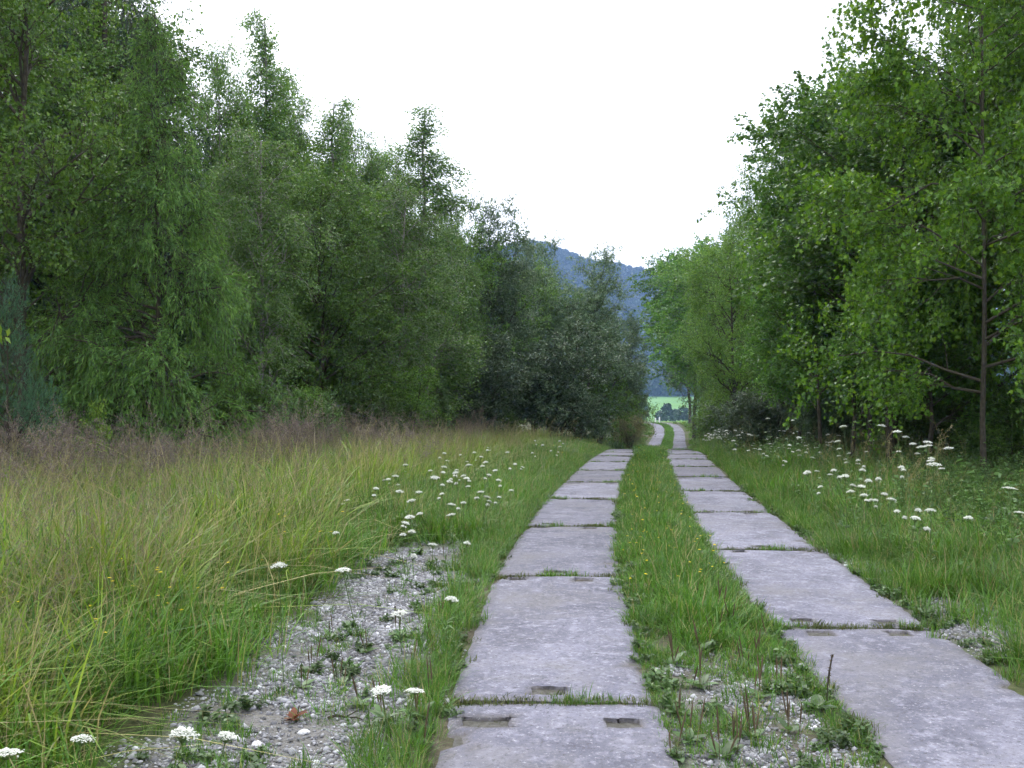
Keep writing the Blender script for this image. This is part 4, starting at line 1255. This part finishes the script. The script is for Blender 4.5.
scatter('yellow_flowers', [proto(yflower, [M['yellow'], M['stem']], 240 + i) for i in range(2)], np.vstack([P, P2, P3]), np.concatenate([rr.uniform(.7, 1.3, len(P)), rr.uniform(1.0, 1.8, len(P2)), rr.uniform(.8, 1.2, len(P3))]),
        label='tiny yellow flowers dotted through the grass strip and verges', cat='flowers')

# ------------------------------------------------------------------ single plants and stones on the gravel
def leaf_piece(L, W, mat, seed):
    r = np.random.default_rng(seed)
    g = Geo(); n = 7
    t = np.linspace(0, 1, n); w = W * np.sin(np.pi * np.clip(t, .04, .97)) ** .8 * (.35 + .65 * (t > .2))
    z = .35 * L * t - .33 * L * t * t
    V = np.concatenate([np.stack([t * L, -w / 2, z + .08 * W], -1), np.stack([t * L, 0 * t, z], -1), np.stack([t * L, w / 2, z + .08 * W], -1)])
    a = np.arange(n - 1)
    g.add(V, np.vstack([np.stack([a, a + 1, a + 1 + n, a + n], -1), np.stack([a + n, a + n + 1, a + 2 * n + 1, a + 2 * n], -1)]))
    return g.mesh('leaf', mat)


LEAF = [leaf_piece(.085, .05, M['weed'], 1), leaf_piece(.06, .04, M['weed'], 2), leaf_piece(.105, .045, M['weed'], 3)]
RLEAF = [leaf_piece(.12, .055, M['red'], 4), leaf_piece(.09, .05, M['red'], 5)]


def spike_mesh(h, seed):
    r = np.random.default_rng(seed); g = Geo()
    t = np.linspace(0, 1, 7)
    P = np.zeros((1, 7, 3)); P[0, :, 2] = h * t; P[0, :, 0] = .03 * h * np.sin(t * 2)
    rad = np.where(t < .4, .0014, np.where(t < .98, .0042, .001))
    tubes(g, P, rad[None], 5)
    return g.mesh('seed_spike', M['spike'])


SPK = [spike_mesh(h, i) for i, h in enumerate((.12, .17, .22))]


def at_ground(px, py):
    d = 1000 * EYE / (py - HZ)
    for _ in range(12):
        X = (px - 512) * d / F
        d = (EYE - gz1(X, d)) * F / (py - HZ)
    return (px - 512) * d / F, d


def plantain(px, py, nl, ns, label, group=None, size=1.0, lf=None, name='plantain_weed', cat='weed'):
    X, d = at_ground(px, py)
    o = empty(name, (X, d, gz1(X, d) + .004), rc.uniform(0, 6.28), (size,) * 3)
    lf = lf or LEAF
    for i in range(nl):
        c = bpy.data.objects.new('leaf', lf[rc.integers(0, len(lf))])
        c.rotation_euler = (0, rc.uniform(-.65, -.05), i * 6.283 / nl + rc.uniform(-.4, .4)); s = rc.uniform(.7, 1.2); c.scale = (s, s, s)
        link(c, o)
    for i in range(ns):
        c = bpy.data.objects.new('seed_spike', SPK[rc.integers(0, 3)])
        c.location = (rc.normal(0, .015), rc.normal(0, .015), 0); c.rotation_euler = (rc.normal(0, .14), rc.normal(0, .14), rc.uniform(0, 6))
        link(c, o)
    tag(o, label, cat, group)


MP = 'plantain weed with brown seed spikes on the near gravel between the lanes'
for px, py, nl, ns in [(690, 745, 8, 3), (735, 755, 7, 5), (752, 742, 6, 5), (722, 762, 7, 3), (700, 690, 7, 3), (682, 718, 7, 2), (760, 700, 7, 3), (780, 690, 6, 2), (715, 640, 7, 3), (735, 628, 7, 3), (700, 655, 6, 2), (672, 668, 6, 3),
                       (755, 660, 6, 3), (790, 735, 6, 4), (675, 760, 6, 2), (745, 672, 6, 3), (720, 612, 6, 3), (700, 600, 6, 3), (765, 640, 6, 2)]:
    plantain(px, py, nl, ns, MP, 'plantains between the lanes', rc.uniform(.75, 1.1))
LP = 'plantain weed with brown seed spikes on the left gravel'
for px, py, nl, ns in [(315, 672, 5, 3), (300, 690, 5, 2), (340, 688, 5, 3), (365, 655, 5, 2), (412, 668, 6, 3), (428, 640, 6, 4), (440, 620, 6, 3), (418, 720, 7, 2), (385, 722, 6, 3), (432, 700, 6, 2), (358, 708, 5, 2), (398, 640, 5, 3), (330, 640, 5, 2), (405, 575, 5, 3), (445, 565, 5, 2), (425, 750, 7, 2)]:
    plantain(px, py, nl, ns, LP, 'plantains on the left gravel', rc.uniform(.65, 1.0))
plantain(818, 712, 9, 0, 'leafy green weed on the rim of the right lane with one dark upright stalk', None, 1.15)
plantain(293, 722, 11, 1, 'weed with rusty red withered leaves on the left gravel', None, .62, RLEAF, 'withered_dock')
X, d = at_ground(828, 706)
o = empty('dark_stalk', (X, d, gz1(X, d)))
g = Geo(); t = np.linspace(0, 1, 7)
tubes(g, np.stack([.03 * t**2, .01 * t, .24 * t], -1)[None], np.where(t < .35, .002, .0042)[None] * (1.15 - .6 * t**4), 6); g.obj('stem', M['twig'], o)
g = Geo(); n = 40; zz = rc.uniform(.1, .235, n); C = np.stack([.03 * (zz / .24) ** 2, .01 * zz / .24, zz], -1)
leaves(g, C, rc.normal(0, .5, (n, 3)) + [0, 0, .8], rc.normal(0, 1, (n, 3)), np.full(n, .014), np.full(n, .006)); g.obj('seed_head', M['spike'], o)
tag(o, 'dark upright seed stalk at the left rim of the nearest right slab', 'stalk')


def stone(px, py, s, label, seed):
    r = np.random.default_rng(seed)
    import bmesh
    bm = bmesh.new(); bmesh.ops.create_icosphere(bm, subdivisions=2, radius=1)
    for v in bm.verts:
        k = 1 + .28 * mnoise.noise(v.co * 1.3 + Vector((seed * 5, 0, 0))) + .1 * mnoise.noise(v.co * 3 + Vector((0, seed, 0)))
        v.co = Vector((v.co.x * k * s, v.co.y * k * s * .75, v.co.z * k * s * .5))
    me = bpy.data.meshes.new('pale_stone'); bm.to_mesh(me); bm.free(); me.materials.append(M['palestone'])
    X, d = at_ground(px, py)
    o = link(bpy.data.objects.new('pale_stone', me)); o.location = (X, d, gz1(X, d) + s * .25); o.rotation_euler = (0, 0, r.uniform(0, 6))
    tag(o, label, 'stone')


stone(233, 742, .030, 'pale stone at the near left gravel edge, left of the whiter one', 1)
stone(256, 748, .032, 'whitest larger stone on the near left gravel', 2)
stone(303, 735, .026, 'grey stone below the withered red weed on the left gravel', 3)
stone(395, 668, .022, 'small pale stone in the gravel left of the nearest whole slab', 4)
# dead twig on the gravel
X, d = at_ground(345, 722)
g = Geo(); t = np.linspace(0, 1, 6)
tubes(g, np.stack([.16 * t - .08, .03 * np.sin(t * 4), .012 + .006 * np.sin(t * 9)], -1)[None], np.full((1, 6), .006) * (1.2 - .8 * t), 6)
tubes(g, np.stack([.0 + .06 * t, .02 + .05 * t, .013 + .02 * t], -1)[None], np.full((1, 6), .003) * (1.2 - .8 * t), 5)
o = g.obj('dead_twig', M['twig']); o.location = (X, d, gz1(X, d)); tag(o, 'dark dead twig lying on the left gravel right of the red weed', 'twig')

# two white marker posts where the lanes turn away
for i, px in enumerate((655.5, 659.5)):
    d = 119; X = (px - 512) * d / F
    o = empty('marker_post', (X, d, gz1(X, d)))
    g = Geo(); hh = .62 + .1 * i
    bx = np.array([[x, y, z] for z in (-.1, hh - .08, hh) for (x, y) in ((-.07, -.06), (.07, -.06), (.07, .06), (-.07, .06))], float)
    bx[8:, :2] *= .55
    q = [[0, 1, 5, 4], [1, 2, 6, 5], [2, 3, 7, 6], [3, 0, 4, 7], [4, 5, 9, 8], [5, 6, 10, 9], [6, 7, 11, 10], [7, 4, 8, 11], [8, 9, 10, 11]]
    g.add(bx, q); g.obj('post', M['post'], o)
    tag(o, ('left' if i == 0 else 'right') + ' of two tiny white posts where the lanes bend away', 'post')

# ------------------------------------------------------------------ the far valley and the wooded hill
def far_tree_mesh(seed, sharp=0.0):
    r = np.random.default_rng(seed)
    n = 620
    q = r.uniform(0, 1, n); a = r.uniform(0, 2 * np.pi, n)
    rad = (np.sqrt(np.clip(1 - ((q - .45) / .58) ** 2, 0, 1)) * (1 - sharp) + sharp * (1 - q)) * r.uniform(.7, 1.05, n)
    lob = 1 + .22 * np.sin(a * 3 + seed) * np.sin(q * 7 + seed)
    C = np.stack([rad * lob * np.cos(a) * .42, rad * lob * np.sin(a) * .42, .12 + .86 * q], -1)
    g = Geo()
    leaves(g, C, r.normal(0, 1, C.shape), r.normal(0, .6, C.shape) + np.stack([np.cos(a), np.sin(a), q], -1), r.uniform(.08, .17, n), r.uniform(.07, .14, n))
    tubes(g, np.array([[[0, 0, -.03], [0, 0, .5]]]), np.array([[.03, .015]]), 5, 1)
    return g.mesh('far_tree', [M['far'], M['bark']])


far_p = [far_tree_mesh(i, .0 if i < 4 else .6) for i in range(6)]
rf = np.random.default_rng(88)
n = 9000
y = rf.uniform(700, 1360, n); x = rf.uniform(-420, 620, n)
P = np.stack([x, y, gz(x, y) - .3], -1)
scatter('hill_forest', far_p, P, rf.uniform(10, 17, n), tilt=.03, label='bluish wooded hillside far behind the gap in the trees', cat='forest')
# a few single trees in the valley field
for (px, d, H, lb) in [(667, 330, 6.2, 'pointed bluish tree in the far green field'), (660, 345, 3.6, 'low bluish bush left of the pointed far tree'), (676, 350, 4.2, 'low bluish bush right of the pointed far tree'),
                       (684, 340, 5.0, 'far bluish tree beside the dark right row'), (640, 360, 7, 'far bluish tree half hidden by the left bush'), (626, 350, 7.5, 'far bluish tree behind the left bush')]:
    X = (px - 512) * d / F
    r = np.random.default_rng(int(d))
    o = empty('field_tree', (X, d, gz1(X, d)), r.uniform(0, 6), (H * 1.15, H * 1.15, H))
    src = far_p[4 if 'pointed bluish tree' in lb else 1]
    nn = 620; g = Geo(); 
    vv = np.empty(len(src.vertices) * 3, np.float32); src.vertices.foreach_get('co', vv); vv = vv.reshape(-1, 3)
    cr = Geo(); cr.add(vv[:nn * 4], np.arange(nn * 4).reshape(-1, 4)); cr.obj('crown', M['far'], o)
    tubes(g, np.array([[[0, 0, -.03], [0, 0, .5]]]), np.array([[.03, .015]]), 5); g.obj('trunk', M['bark'], o)
    tag(o, lb, 'tree')

# ------------------------------------------------------------------ haze
hm = bpy.data.materials.new('haze'); hm.use_nodes = True
hn, hl = hm.node_tree.nodes, hm.node_tree.links
hn.clear()
ho = hn.new('ShaderNodeOutputMaterial'); hv = hn.new('ShaderNodeVolumePrincipled')
hv.inputs['Color'].default_value = (.34, .52, 1.0, 1)
hv.inputs['Density'].default_value = .0003
hv.inputs['Anisotropy'].default_value = .2
hl.new(hv.outputs[0], ho.inputs['Volume'])
g = Geo()
x0, x1, y0, y1, z0, z1 = -3600, 3600, -900, 5200, -40, 240
g.add([[x0, y0, z0], [x1, y0, z0], [x1, y1, z0], [x0, y1, z0], [x0, y0, z1], [x1, y0, z1], [x1, y1, z1], [x0, y1, z1]],
      [[0, 3, 2, 1], [4, 5, 6, 7], [0, 1, 5, 4], [1, 2, 6, 5], [2, 3, 7, 6], [3, 0, 4, 7]])
tag(g.obj('haze', hm), 'thin bluish haze in the air', 'haze', kind='stuff')
